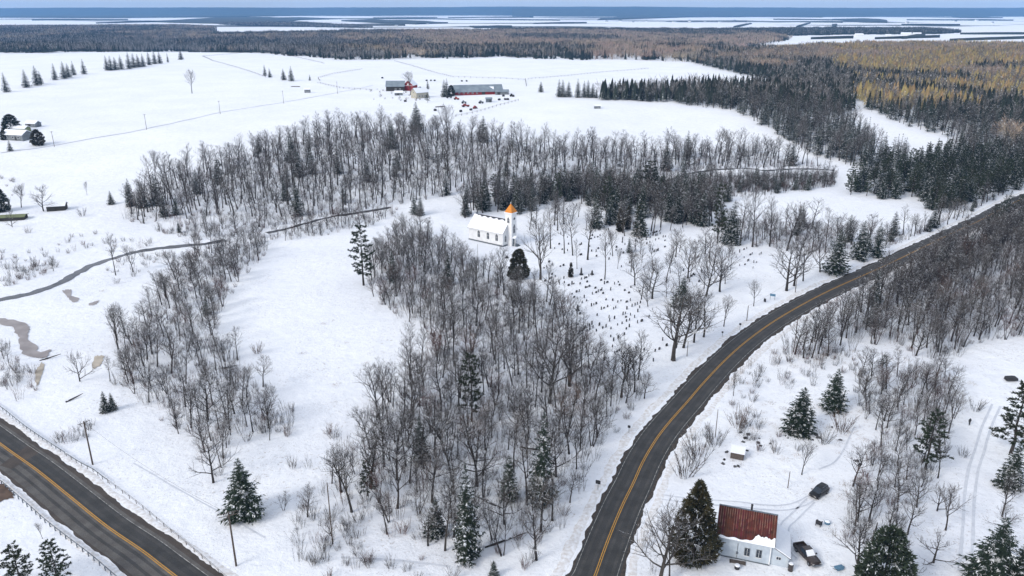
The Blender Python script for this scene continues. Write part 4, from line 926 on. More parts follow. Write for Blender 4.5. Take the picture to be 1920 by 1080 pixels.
# far woodland blocks and hills
M['farwood'] = mat('far_woodland_canopy', (.05, .058, .05), col2=(.03, .036, .032), nscale=.01, rough=1)
def slab(px, h=8, name='distant_woodland'):
    P = gpoly(px); c = P.mean(0); b_ = MB(); n = len(P); r = random.Random(len(px))
    zs = hz(P[:, 0], P[:, 1]); v = [(x, y, z - 1) for (x, y), z in zip(P, zs)] + [(x, y, z + h * r.uniform(.4, 1.2)) for (x, y), z in zip(P, zs)] + [(c[0], c[1], ph(*c) + h)]
    b_.add(v, [(i, (i + 1) % n, n + (i + 1) % n, n + i) for i in range(n)] + [(n + i, n + (i + 1) % n, 2 * n) for i in range(n)])
    o = b_.build(name, M['farwood']); o['kind'] = 'structure'
for px in ([(-60,33),(200,34.5),(420,32),(560,30),(700,29.5),(900,28),(1100,27),(1200,25.5),(1200,23),(700,24),(200,24),(-60,25)],
           [(180,44),(260,41),(330,43),(420,45),(540,42),(560,38),(640,36),(560,33.5),(440,33),(330,38)],
           [(1120,38),(1180,35),(1240,33),(1300,32.5),(1420,31),(1540,33),(1560,30),(1540,27),(1260,27),(1240,30),(1130,34)],
           [(1560,37),(1620,36),(1662,38),(1664,43),(1610,42)], [(640,40),(700,37),(780,40),(840,44),(780,46),(700,43)], [(880,50),(960,49),(960,52),(890,53)],
           [(1620,26),(1960,26),(1960,24.5),(1620,24.5)], [(1780,31),(1850,32),(1880,34),(1800,34)], [(700,33.5),(820,33),(820,34),(700,34.6)], [(640,46.5),(700,47),(760,48.5),(700,48.5)], [(1520,73),(1600,71.5),(1600,72.1),(1520,73.8)], [(1640,73),(1760,70),(1762,70.7),(1640,73.8)], [(1780,76),(1925,72),(1925,72.8),(1780,77)], [(1800,64),(1925,64),(1925,64.8),(1800,64.7)], [(1720,66),(1735,66),(1700,73),(1690,73)], [(60,38),(240,37),(240,37.6),(60,38.5)], [(460,36),(540,35.5),(540,36.3),(460,36.8)], [(900,37),(1050,38),(1050,38.8),(900,37.6)], [(1250,40),(1400,40.5),(1400,41.2),(1250,40.8)], [(1500,41),(1580,42),(1580,42.8),(1500,41.8)], [(840,33),(1000,32),(1000,32.5),(840,33.6)], [(1400,45),(1410,44.6),(1385,51),(1375,51)], [(1512,44),(1520,43.6),(1500,51),(1492,51)], [(1560,46),(1570,46),(1568,51),(1560,51)], [(1000,44),(1100,43),(1100,44),(1000,45)], [(1450,36),(1600,38),(1600,38.8),(1450,37)], [(1700,37),(1900,38),(1900,39),(1700,38)], [(1690,46),(1800,47),(1800,48),(1690,47.2)], [(0,31),(60,30),(60,28),(0,28)]):
    slab(px)
def hills(dist, amp, base, seed, m, x0=-1.0, x1=1.0):
    r = random.Random(seed); b_ = MB(); n = 160; ph_ = [r.uniform(0, 6) for _ in range(6)]
    for i in range(n + 1):
        u = x0 + (x1 - x0) * i / n; x = u * dist; h = base + amp * (.5 + .5 * math.sin(u * 4.1 + ph_[0])) + amp * .25 * math.sin(u * 11 + ph_[1]) + amp * .08 * math.sin(u * 37 + ph_[2]) + r.uniform(-1, 1) * 2
        if u < x0 + .1: pass
        for k, (dy, f) in enumerate(((-1500, -.05), (-900, .35), (-350, .8), (0, 1), (900, .9))): b_.v.append((x, dist + dy, -6 + (h + 6) * f))
    for i in range(n):
        for k in range(4): o = i * 5 + k; b_.f.append((o, o + 5, o + 6, o + 1))
    o = b_.build('hills', m, smooth=True); o['kind'] = 'structure'
    if o.data.polygons[10].normal.z < 0: o.data.flip_normals()
hills(12500, 18, 92, 4, M['farwood'])
hills(11200, 42, 64, 9, M['farwood'], .0, 1.0)
# ------------------------------------------------------------------ church
e = empty('church', CH, math.atan2(.797, .604), 'white clapboard church with square bell tower and orange spire', 'church')
W, Lc, WH, RH = 8.6, 17.0, 5.3, 9.6
b = MB().prism([(0,.5),(W,.5),(W,WH),(W/2,RH),(0,WH)], 0, Lc); b.build('wall', M['church_side'], e)
MB().box(-.12, W + .12, -.12, Lc + .12, -.4, .5).build('foundation', M['plinth'], e)
for s in (0, 1):     # roof slopes (dark shingle) with snow on the near one
    x0, x1 = (-.45, W / 2) if s == 0 else (W + .45, W / 2); z0_ = WH - .45 * (RH - WH) / (W / 2)
    b = MB(); b.prism([(x0, z0_ + .02), (x1, RH + .02), (x1, RH + .22), (x0, z0_ + .22)], -.35, Lc + .35); o = b.build('roof', M['slate'], e)
    if s == 0:       # snow sheet with scalloped upper edge
        bb = MB(); n = 26; r = random.Random(2); up_ = Vector((x1 - x0, 0, RH - z0_)); 
        for i in range(n + 1):
            y = -.3 + (Lc + .6) * i / n; f = .90 + .05 * math.sin(i * 1.5) + .02 * math.sin(i * 3.7)
            if i > n - 3: f = .98
            for k, (ff, dz) in enumerate(((-.01, .23), (0, .40), (.5, .42), (f - .03, .40), (f, .24))): bb.v.append((x0 + up_.x * ff, y, z0_ + up_.z * ff + dz))
        for i in range(n):
            for k in range(4): q = i * 5 + k; bb.f.append((q, q + 5, q + 6, q + 1))
        bb.f += [(0, 1, 2, 3, 4), tuple(n * 5 + k for k in (4, 3, 2, 1, 0))]; bb.build('roof_snow', M['snow'], e)
MB().box(-.52, -.40, -.36, Lc + .36, WH - .62, WH - .38).build('eave_trim', M['white_paint'], e)
for yy, nm in ((-.02, 0),):
    for sgn in (0, 1):
        xs = (0, W / 2) if sgn == 0 else (W, W / 2); b = MB(); b.prism([(xs[0] - (.4 if sgn == 0 else -.4), WH - .6), (xs[1], RH - .25), (xs[1], RH + .0), (xs[0] - (.4 if sgn == 0 else -.4), WH - .35)], -.40, -.30); b.build('barge_board', M['white_paint'], e)
def lancet(parent, face, a, z, w_, h, off, pointed=True):
    """pointed window on a face: 'side' x=off plane, 'front' y=off plane; a is the centre"""
    def pl(A, Z): return [(A - w_/2, Z), (A + w_/2, Z), (A + w_/2, Z + h*.72), (A, Z + h), (A - w_/2, Z + h*.72)] if pointed else [(A - w_/2, Z), (A + w_/2, Z), (A + w_/2, Z + h), (A - w_/2, Z + h)]
    ax = 'x' if face == 'side' else 'y'
    def grow(pts, g): cx = a; cz = z + h/2; return [(cx + (p - cx) * (1 + 2*g/w_), cz + (q - cz) * (1 + 2*g/h)) for p, q in pts]
    f = MB().prism(grow(pl(a, z), .13), off - .06, off + .02, ax).build('window', M['white_paint'], parent)
    MB().prism(pl(a, z), off - .09, off - .062, ax).build('pane', M['glass'], f)
    m = MB()
    if ax == 'x': m.box(off - .12, off - .092, a - .035, a + .035, z, z + h * .8); m.box(off - .13, off - .121, a - w_/2, a + w_/2, z + h*.5, z + h*.5 + .06)
    else: m.box(a - .035, a + .035, off - .12, off - .092, z, z + h * .8); m.box(a - w_/2, a + w_/2, off - .13, off - .121, z + h*.5, z + h*.5 + .06)
    m.build('mullion', M['white_paint'], f); return f
for yy in (3.0, 7.3, 11.9): lancet(e, 'side', yy, 1.9, 1.15, 2.9, 0)
lancet(e, 'front', 1.55, 1.6, .95, 2.7, 0); lancet(e, 'front', W - 1.4, 1.6, .95, 2.7, 0)
TX0, TX1, TY0, TY1 = W/2 - 1.55, W/2 + 1.55, -2.1, 1.0
tw_ = MB().box(TX0, TX1, TY0, TY1, .0, 12.6).build('tower', M['white_paint'], e)
MB().box(TX0 - .35, TX1 + .35, TY0 - .35, TY1 + .35, 12.6, 12.85).build('cornice', M['white_paint'], e)
MB().prism([(TX0 - .3, 12.86), (TX1 + .3, 12.86), (TX1 + .1, 13.05), (TX0 - .1, 13.05)], TY0 - .28, TY1 + .28).build('cornice_snow', M['snow'], e)
b = MB(); cx, cy = W/2, (TY0 + TY1)/2; n_ = 9
for i in range(n_):      # shingle courses of the spire, each a step proud
    f0 = i / n_; f1 = (i + 1) / n_; r0 = 1.72 * (1 - f0) + .02; r1 = 1.72 * (1 - f1) + .06 * (1 - f1); za = 13.05 + 3.3 * f0; zb = 13.05 + 3.3 * f1
    b.add([(cx-r0,cy-r0,za),(cx+r0,cy-r0,za),(cx+r0,cy+r0,za),(cx-r0,cy+r0,za),(cx-r1,cy-r1,zb),(cx+r1,cy-r1,zb),(cx+r1,cy+r1,zb),(cx-r1,cy+r1,zb)], [(0,1,5,4),(1,2,6,5),(2,3,7,6),(3,0,4,7),(4,5,6,7)])
b.build('spire', M['orange'], e)
MB().box(cx - .07, cx + .07, cy - .07, cy + .07, 16.2, 16.9).build('finial', M['white_paint'], e)
lancet(e, 'side', cy, 9.0, .95, 2.2, TX0); 
f = MB().prism([(cx + .62*math.cos(t*PI/6), 10.6 + .62*math.sin(t*PI/6)) for t in range(12)], TY0 - .08, TY0 + .01).build('window', M['white_paint'], e)
MB().prism([(cx + .5*math.cos(t*PI/4), 10.6 + .5*math.sin(t*PI/4)) for t in range(8)], TY0 - .11, TY0 - .082).build('pane', M['glass'], f)
lancet(e, 'front', cx, 4.9, 1.2, 3.6, TY0)
d_ = MB().box(cx - .65, cx + .65, TY0 - .08, TY0 + .01, .55, 2.7).build('door', M['plinth'], e)
MB().tube([(cx + .45, TY0 - .14, 1.5), (cx + .45, TY0 - .14, 1.75)], .03, 6).build('handle', M['steel'], d_)
MB().prism([(cx - 1.4, 3.3), (cx, 4.0), (cx + 1.4, 3.3), (cx + 1.4, 3.15), (cx - 1.4, 3.15)], TY0 - 1.5, TY0 - .02).build('porch_roof', M['snow'], e)
for xx in (-1.25, 1.25): MB().box(cx + xx - .07, cx + xx + .07, TY0 - 1.4, TY0 - 1.26, 0, 3.14).build('porch_post', M['white_paint'], e)
for k in range(3): MB().box(cx - 1.1, cx + 1.1, TY0 - 1.6 - .35 * (2 - k), TY0 - .1, .17 * k, .17 * (k + 1) - .003).build('step', M['plinth'], e)
MB().box(-.6, .0, Lc - .6, Lc - .1, 5.0, 6.0)  # nothing
MB().box(W/2 - .35, W/2 + .35, Lc - 1.0, Lc - .4, RH - .3, RH + .9).build('chimney', M['plinth'], e)
# clapboard lines on the side wall as slim courses
cb = MB()
for k in range(11): z = .8 + .4 * k; cb.box(-.035, .0, .05, Lc - .05, z, z + .05)
o = cb.build('clapboard_course', M['church_side'], e); o['kind'] = 'stuff'
# ------------------------------------------------------------------ gravestones
def stone(w_, h, t, form):
    if form == 'round': pts = [(-w_/2, -.2), (w_/2, -.2), (w_/2, h*.8), (w_*.35, h*.94), (0, h), (-w_*.35, h*.94), (-w_/2, h*.8)]
    elif form == 'flat': pts = [(-w_/2, -.2), (w_/2, -.2), (w_/2, h), (-w_/2, h)]
    else: pts = [(-w_/2, -.2), (w_/2, -.2), (w_/2, h*.82), (0, h), (-w_/2, h*.82)]
    return MB().prism(pts, -t/2, t/2).mesh('gravestone', M['stone'])
GS = [stone(.7, 1.15, .22, 'round'), stone(.6, 1.3, .2, 'round'), stone(1.0, .75, .4, 'flat'), stone(.75, 1.0, .3, 'peak'), stone(1.2, .8, .45, 'round'), stone(.55, 1.5, .3, 'peak')]
z1 = [(340,590),(305,600),(215,585),(178,550),(120,620),(150,605),(210,690),(245,712),(185,740),(208,730),(135,765),(288,770),(343,735),(348,785),(185,800),(293,800),(398,815),(455,795),(435,800),(525,798),(540,745),(578,737),(597,725),(625,710),(605,775),(587,840),(605,835),(630,825),(698,845),(762,757),(800,795),(833,780),(912,800),(955,778),(970,810),(730,885),(757,868),(770,868),(785,905),(707,895),(665,912),(515,882),(487,888),(435,912),(460,948),(573,950),(600,988),(548,1008),(655,1045),(680,1032),(708,1022),(868,865),(1027,870),(1075,898),(1097,836),(1195,880),(818,975),(893,982),(950,1003),(985,988),(1050,1000),(1090,985),(1110,1050),(1145,1035),(1170,1025),(835,1053),(795,1070),(925,1065),(240,400),(325,410),(310,230),(383,275),(383,425),(290,350),(395,350),(525,355),(540,350),(535,470),(635,378),(655,428),(705,435),(710,485),(865,465),(850,520),(990,605),(935,385),(820,360),(857,350),(990,410),(1012,450),(930,420),(1110,495),(1085,560),(1030,355),(730,400),(648,290),(665,255),(690,275),(725,270),(750,255),(695,205),(675,175),(735,190),(750,190),(820,195),(843,190),(868,240),(850,255),(900,130),(860,145),(828,108),(765,108),(685,120),(705,115),(720,115),(1003,300),(1000,330),(1150,310),(1170,330),(1190,290),(1217,280),(1147,240),(1125,200),(1265,255),(1297,250),(1317,240),(1337,225),(1360,222),(1375,218),(1387,212),(1420,205),(1432,190),(1425,235),(1390,250),(1375,255),(1313,280),(1270,300),(1375,305),(1410,290),(1310,330),(1275,345),(1340,415),(1365,435),(1390,425),(1405,420),(1460,270),(1485,265),(1480,310),(1480,380),(1815,695),(1780,710),(1865,770),(1690,650),(1890,665),(1860,320),(1880,360)]
z2 = [(765,123),(903,118),(1205,50),(1195,105),(1052,120),(1008,183),(1035,172),(1042,212),(1092,190),(1140,215),(1175,150),(717,193),(850,215),(857,255),(912,228),(948,300),(998,285),(743,302),(817,322),(780,335),(873,343),(1048,258),(1080,245),(1080,320),(1045,345),(870,430),(953,445),(1022,408),(903,475),(890,545),(803,680),(620,775),(630,305),(660,290),(670,330),(710,368),(605,365),(635,350),(583,325),(490,295),(525,270),(525,175),(285,730),(490,550),(560,455),(915,615),(940,600),(965,588),(1245,580),(1370,595),(1418,570),(1455,470),(1500,530),(1220,690),(1350,705),(1115,770),(1155,740),(1300,215),(1220,255),(1172,275)]
z3 = [(320,340),(345,325),(360,320),(390,350),(430,355),(300,370),(345,372),(370,385),(320,415),(350,410),(400,398),(415,398),(440,350),(395,430),(60,465),(130,280),(85,370),(290,350),(380,355),(365,390)]
z4 = [(395,520),(520,530),(475,510),(385,480),(390,450),(340,370),(420,380),(840,490),(850,500)]
gl = [(1000 + x/6, 400 + y/6, 'upper part' if y < 560 else 'middle') for x, y in z1] + [(1000 + x/6, 560 + y/6, 'lower part') for x, y in z2] + [(1280 + x/3, 360 + y/3, 'right end') for x, y in z3]
for i, (x, y, part) in enumerate(gl):
    p = G(x, y); k = R.choices(range(6), weights=(4, 3, 3, 3, 2, 2))[0]
    o = inst('gravestone', GS[k], None, (p.x, p.y, p.z), math.atan2(.797, .604) + PI + R.uniform(-.15, .15), R.uniform(.58, .88)); o.rotation_euler.x = R.uniform(-.08, .08)
    tag(o, 'x', 'gravestone', 'gravestones in the %s of the churchyard' % part); locate(o, p.x, p.y, ('rounded', 'narrow', 'blocky', 'pointed', 'wide', 'slim')[k] + ' gravestone,')
def obelisk(px, py, h, label):
    p = G(px, py); o_ = empty('monument', p, .6, label, 'monument'); MB().box(-.45, .45, -.45, .45, -.1, .5).build('base', M['stone'], o_)
    MB().add([(-.28,-.28,.5),(.28,-.28,.5),(.28,.28,.5),(-.28,.28,.5),(-.17,-.17,h-.3),(.17,-.17,h-.3),(.17,.17,h-.3),(-.17,.17,h-.3),(0,0,h)], [(0,1,5,4),(1,2,6,5),(2,3,7,6),(3,0,4,7),(4,5,8),(5,6,8),(6,7,8),(7,4,8)]).build('shaft', M['stone'], o_)
obelisk(1089.8, 515.5, 2.7, 'tall tapering stone obelisk right of the small dark cedar'); obelisk(1110, 515.5, 1.8, 'shorter stone pillar at the right end of a grave row'); obelisk(1083, 583, 2.2, 'pair-topped stone pillar at the left edge of the lower graves')
obelisk(950.5, 484, 1.2, 'single small dark marker on the snow below the church corner')
# ------------------------------------------------------------------ house with rusty roof
ha = math.atan2(flat(1439,1060)[1] - HO.y, flat(1439,1060)[0] - HO.x)
e = empty('house', HO, ha, 'small pale blue-grey house with a rust-red metal roof', 'house')
HW, HD, HH, HR = 8.5, 7.0, 4.5, 7.4
MB().prism([(0, 0), (HD, 0), (HD, HH), (HD/2, HR), (0, HH)], 0, HW, 'x').build('wall', M['house_wall'], e)
MB().box(-.06, HW + .06, -.06, HD + .06, -.4, .22).build('foundation', M['plinth'], e)
sl_ = (HR - HH) / (HD / 2); ey = -.45; ez = HH - .45 * sl_
MB().prism([(HD + .45, ez), (HD/2, HR), (HD/2, HR + .12), (HD + .45, ez + .12)], -.25, HW + .55, 'x').build('back_roof', M['rust'], e)
MB().prism([(ey, ez - .02), (HD/2 - .01, HR - .02), (HD/2 - .01, HR + .03), (ey, ez + .03)], -.25, HW + .55, 'x').build('roof_deck', M['wood'], e)
n = 25; pw = (HW + .8) / n; r = random.Random(4); P0 = None
for i in range(n):       # metal roof sheets, each a piece, with a seam at its edge
    x = -.25 + i * pw; dz = r.uniform(0, .012)
    MB().prism([(ey - .03, ez + .035 + dz), (HD/2, HR + .035 + dz), (HD/2, HR + .075 + dz), (ey - .03, ez + .075 + dz)], x + .004, x + pw - .02, 'x').build('roof_sheet', M['rust'], e)
    f = r.uniform(.25, .8) if 2 < i < 22 else r.uniform(.5, 1)
    ya = HD/2 - f * (HD/2 + .4); za = HR - f * (HR - ez) * .99
    MB().prism([(ya, za + .08), (HD/2, HR + .08), (HD/2, HR + .13), (ya, za + .13)], x - .025, x + .03, 'x').build('roof_seam', M['rust_seam'], e)
MB().box(-.3, HW + .6, HD/2 - .14, HD/2 + .14, HR + .10, HR + .19).build('ridge_cap', M['steel'], e)
for x in (-.30, HW + .552): MB().prism([(ey - .05, ez - .1), (HD/2, HR - .1), (HD/2, HR + .12), (ey - .05, ez + .12)], x, x + .045, 'x').build('barge_board', M['grey_wall'], e)
MB().tube([(4.9, HD/2 + .1, HR - .2), (4.9, HD/2 + .1, HR + 1.05)], .17, 8).build('stovepipe', M['dark'], e)
MB().tube([(4.9, HD/2 + .1, HR + 1.05), (4.9, HD/2 + .1, HR + 1.2)], [.22, .2], 8).build('pipe_cap', M['dark'], e)
def snowpatch(x0, x1, f0, f1fun, th, name='roof_snow'):
    b = MB(); n = int((x1 - x0) / .22)
    for i in range(n + 1):
        x = x0 + (x1 - x0) * i / n; f1 = f1fun(x)
        for k, (f, dz) in enumerate(((f0, .07), (f0 + .005, .10 + th), ((f0 + f1) / 2, .10 + th), (f1 - .02, .08 + th * .8), (f1, .085))):
            y = ey - .06 + f * (HD/2 - ey); b.v.append((x, y, ez + (y - ey) * sl_ + dz))
    for i in range(n):
        for k in range(4): q = i * 5 + k; b.f.append((q, q + 5, q + 6, q + 1))
    b.f += [(4, 3, 2, 1, 0), tuple(n * 5 + k for k in range(5))]; return b.build(name, M['snow'], e)
snowpatch(-.28, HW + .5, -.03, lambda x: .045 + .02 * math.sin(x * 3) + (.20 + .035 * math.sin(x * 4.3) + .02 * math.sin(x * 11)) * S((x - 5.0) / 1.2), .12)
def sash(x, z, w_, h, y=-.01):
    f = MB().box(x - w_/2 - .09, x + w_/2 + .09, y - .06, y, z - .09, z + h + .09).build('window', M['grey_wall'], e)
    MB().box(x - w_/2, x + w_/2, y - .075, y - .062, z, z + h/2 - .03).build('pane', M['glass'], f); MB().box(x - w_/2, x + w_/2, y - .075, y - .062, z + h/2 + .03, z + h).build('pane', M['glass'], f)
    MB().box(x - .02, x + .02, y - .09, y - .076, z, z + h).build('mullion', M['white_paint'], f)
    MB().box(x - w_/2 - .14, x + w_/2 + .14, y - .13, y - .062, z - .16, z - .095).build('sill', M['white_paint'], f)
sash(4.9, 1.15, .72, 1.35); sash(6.75, 1.25, .72, 1.35)
MB().tube([(3.35, -.08, .3), (3.35, -.08, 3.2)], .035, 6).build('conduit', M['grey_wall'], e); MB().box(3.2, 3.5, -.16, -.02, 1.1, 1.5).build('meter_box', M['steel'], e)
for x in (0, HW): MB().box(x - .08, x + .08, -.05, .05, .2, HH - .3).build('corner_board', M['white_paint'], e)
sd_ = MB()
for k in range(20): z = .35 + .2 * k; sd_.box(.1, HW - .1, -.018, 0, z, z + .03)
sd_.build('siding_course', M['house_wall'], e)['kind'] = 'stuff'
# lean-to at the right end
MB().prism([(HW, 0), (HW + 2.9, 0), (HW + 2.9, 2.0), (HW, 3.7)], .35, HD - .2).build('lean_to_wall', M['house_wall'], e)
MB().prism([(HW + .05, 3.72), (HW + 3.25, 1.84), (HW + 3.25, 1.92), (HW + .05, 3.80)], .1, HD + .05).build('lean_to_roof', M['dark'], e)
MB().prism([(HW + .06, 3.805), (HW + 3.22, 1.945), (HW + 3.2, 2.12), (HW + .06, 4.0)], .14, HD + .02).build('lean_to_snow', M['snow'], e)
f = MB().box(HW + .95, HW + 1.75, .29, .345, 1.25, 1.85).build('window', M['white_paint'], e); MB().box(HW + 1.02, HW + 1.34, .27, .288, 1.3, 1.8).build('pane', M['glass'], f); MB().box(HW + 1.38, HW + 1.7, .27, .288, 1.3, 1.8).build('pane', M['glass'], f)
# porch platform with snow, steps
MB().box(-3.2, -.1, -1.0, 1.9, .45, .62).build('porch_deck', M['wood'], e); MB().box(-3.15, -.12, -.95, 1.9, .622, .80).build('porch_snow', M['snow'], e)
for x in (-3.05, -1.7, -.35): MB().box(x - .07, x + .07, -.9, -.76, -.2, .45).build('porch_post', M['wood'], e)
for k in range(3): MB().box(-.08 + .3 * k, .22 + .3 * k - .004, -1.0, -.1, .0, .42 - .13 * k).build('step', M['white_paint'], e)
def local(e, x, y, z=0): return e.matrix_world @ Vector((x, y, z)) if False else Vector((e.location.x + math.cos(ha) * x - math.sin(ha) * y, e.location.y + math.sin(ha) * x + math.cos(ha) * y, z))
# drum at lean-to corner
o_ = empty('oil_tank', local(e, HW + 3.35, -.1), ha, 'dark brown drum standing at the corner of the lean-to', 'drum'); MB().tube([(0,0,0),(0,0,1.35)], .42, 14).build('drum', M['brown_paint'], o_); MB().tube([(0,0,1.35),(0,0,1.45)], [.40,.3], 14).build('snow_cap', M['snow'], o_)
# round bin under snow and pallets in front of the wall
o_ = empty('bin', local(e, 3.6, -2.4), ha, 'round dark bin capped with snow in front of the house', 'bin'); MB().tube([(0,0,0),(0,0,.62)], [.42,.45], 14).build('body', M['dark'], o_); MB().tube([(0,0,.62),(0,0,.72),(0,0,.82)], [.46,.44,.25], 14).build('snow_cap', M['snow'], o_)
o_ = empty('pallet', local(e, 3.6, -.9), ha + .05, 'low wooden pallet lying against the house wall', 'pallet')
for k in range(6): inst('slat', MB().box(-1.3, 1.3, -.05, .06, .12, .16).mesh('slat', M['wood']), o_, (0, -.4 + .16 * k, 0))
for k in (-1.2, 0, 1.2): inst('bearer', MB().box(-.05, .05, -.45, .5, 0, .118).mesh('bearer', M['wood']), o_, (k, 0, 0))
# ------------------------------------------------------------------ vehicles
def loft(secs):
    """secs: list of (x, [(y,z)...]) half outlines from bottom centre to top centre; mirrored"""
    b = MB(); n = len(secs[0][1]) * 2
    for x, h in secs: b.v += [(x, y, z) for y, z in h] + [(x, -y, z) for y, z in reversed(h)]
    for i in range(len(secs) - 1):
        for j in range(n): q = (j + 1) % n; b.f.append((i * n + j, i * n + q, (i + 1) * n + q, (i + 1) * n + j))
    b.f += [tuple(range(n))[::-1], tuple((len(secs) - 1) * n + j for j in range(n))]; return b
def body_sec(w_, zb, zs, zt): return [(w_ * .75, zb), (w_, zb + .12), (w_ * 1.01, (zb + zs) / 2), (w_ * .98, zs), (w_ * .88, zt), (.02, zt + .02)]
def wheels(e, xs, w_, rad):
    ty = MB().tube([(0,-.12,0),(0,.12,0)], rad, 18).mesh('tyre', M['tyre']); rm = MB().tube([(0,-.135,0),(0,.135,0)], rad * .6, 14).mesh('rim', M['rim'])
    for x in xs:
        for s in (-1, 1):
            wh = empty('wheel', (x, s * (w_ - .1), rad)); wh.parent = e; inst('tyre', ty, wh); inst('rim', rm, wh)
def suv(loc, rz):
    e = empty('parked_car', loc, rz, 'black sport utility car parked on the snowy drive in the yard', 'car')
    w_ = .92
    loft([(-2.3, body_sec(w_*.86,.45,.75,.95)),(-2.15, body_sec(w_*.95,.35,.85,1.02)),(-1.6, body_sec(w_,.28,.9,1.05)),(0,body_sec(w_,.26,.88,1.02)),(1.1,body_sec(w_,.28,.85,1.0)),(1.9,body_sec(w_*.95,.32,.78,.92)),(2.25,body_sec(w_*.82,.4,.68,.78))]).build('body', M['black_paint'], e, True)
    loft([(-2.12,[(.5,.98),(.80,1.0),(.79,1.02),(.02,1.03)]),(-1.75,[(.5,.98),(.84,1.0),(.66,1.62),(.02,1.66)]),(-.6,[(.5,.98),(.85,1.0),(.68,1.68),(.02,1.72)]),(.3,[(.5,.98),(.85,1.0),(.67,1.62),(.02,1.66)]),(1.15,[(.5,.96),(.82,.98),(.80,1.0),(.02,1.02)])]).build('window_glass', M['glass'], e)
    loft([(-1.85,[(.3,1.60),(.62,1.61),(.64,1.66),(.02,1.69)]),(-.6,[(.3,1.68),(.66,1.69),(.66,1.74),(.02,1.77)]),(.22,[(.3,1.62),(.62,1.63),(.62,1.68),(.02,1.71)])]).build('roof_panel', M['black_paint'], e)
    for y in (-.6, .6): MB().box(-1.6, .05, y - .025, y + .025, 1.75, 1.80).build('roof_rail', M['steel'], e)
    for s in (-1, 1):
        for x0, x1 in ((-1.0, -.9), (.0, .1)): MB().add([(x0, s*.86, 1.0), (x1, s*.86, 1.0), (x1, s*.70, 1.66), (x0, s*.70, 1.66), (x0, s*.84, 1.0), (x1, s*.84, 1.0), (x1, s*.67, 1.66), (x0, s*.67, 1.66)], [(0,1,2,3),(4,7,6,5),(0,3,7,4),(1,5,6,2)]).build('pillar', M['black_paint'], e)
        MB().box(.75, .95, s*1.0 - .09, s*1.0 + .09, 1.0, 1.14).build('mirror', M['black_paint'], e); MB().box(2.08, 2.26, s*.60 - .16, s*.60 + .16, .66, .78).build('headlight', M['lamp'], e); MB().box(-2.33, -2.2, s*.66 - .12, s*.66 + .12, .78, .96).build('tail_light', M['redlamp'], e)
    MB().box(2.2, 2.3, -.5, .5, .45, .62).build('grille', M['dark'], e)
    wheels(e, (-1.4, 1.4), w_, .36); return e
p0, p1 = flat(1551, 917), flat(1518, 938)
suv(((p0[0] + p1[0]) / 2, (p0[1] + p1[1]) / 2, 0), math.atan2(p1[1] - p0[1], p1[0] - p0[0]))
def pickup(loc, rz):
    e = empty('pickup_truck', loc, rz, 'dark brown pickup truck with snow on its windscreen parked right of the house', 'pickup truck'); w_ = .97
    loft([(.55,body_sec(w_,.38,.95,1.1)),(1.3,body_sec(w_,.38,.95,1.1)),(2.2,body_sec(w_*.97,.4,.92,1.04)),(2.6,body_sec(w_*.88,.45,.8,.9))]).build('bonnet', M['brown_paint'], e, True)
    MB().box(-2.75, .55, -.96, .96, .42, .62).build('bed_floor', M['dark'], e)
    for s in (-1, 1): MB().box(-2.75, -.75, s*.92 - .05, s*.92 + .05, .62, 1.12).build('bed_side', M['brown_paint'], e); MB().box(-2.72, -.78, s*.90 - .06, s*.90 + .06, 1.12, 1.16).build('bed_rail', M['dark'], e)
    MB().box(-2.8, -2.72, -.95, .95, .62, 1.1).build('tailgate', M['brown_paint'], e); MB().box(-.78, .56, -.965, .965, .42, 1.1).build('cab_body', M['brown_paint'], e)
    loft([(-.78,[(.5,1.1),(.88,1.1),(.72,1.74),(.02,1.76)]),(.15,[(.5,1.1),(.88,1.1),(.72,1.76),(.02,1.80)]),(1.0,[(.5,1.08),(.86,1.09),(.84,1.11),(.02,1.12)])]).build('window_glass', M['glass'], e)
    loft([(-.82,[(.3,1.72),(.7,1.73),(.72,1.78),(.02,1.82)]),(.2,[(.3,1.74),(.7,1.75),(.72,1.80),(.02,1.84)])]).build('roof_panel', M['brown_paint'], e)
    MB().add([(.25,-.66,1.80),(.25,.66,1.80),(.98,.74,1.18),(.98,-.74,1.18),(.25,-.66,1.74),(.25,.66,1.74),(.98,.74,1.12),(.98,-.74,1.12)], [(0,3,2,1),(4,5,6,7),(0,1,5,4),(1,2,6,5),(2,3,7,6),(3,0,4,7)]).build('windscreen_snow', M['snow'], e)
    for s in (-1, 1): MB().box(.6, .8, s*1.08 - .12, s*1.08 + .12, 1.1, 1.3).build('mirror', M['dark'], e); MB().box(2.5, 2.64, s*.66 - .16, s*.66 + .16, .68, .86).build('headlight', M['lamp'], e); MB().box(-2.84, -2.76, s*.84 - .08, s*.84 + .08, .7, .98).build('tail_light', M['redlamp'], e)
    MB().box(2.56, 2.72, -.9, .9, .45, .62).build('bumper', M['steel'], e); MB().box(-2.95, -2.81, -.85, .85, .45, .6).build('bumper', M['steel'], e)
    wheels(e, (-1.8, 1.75), w_ + .02, .39); return e
p0, p1 = flat(1499, 1030), flat(1528, 1062); pickup(((p0[0] + p1[0]) / 2, (p0[1] + p1[1]) / 2, 0), math.atan2(p1[1] - p0[1], p1[0] - p0[0]))
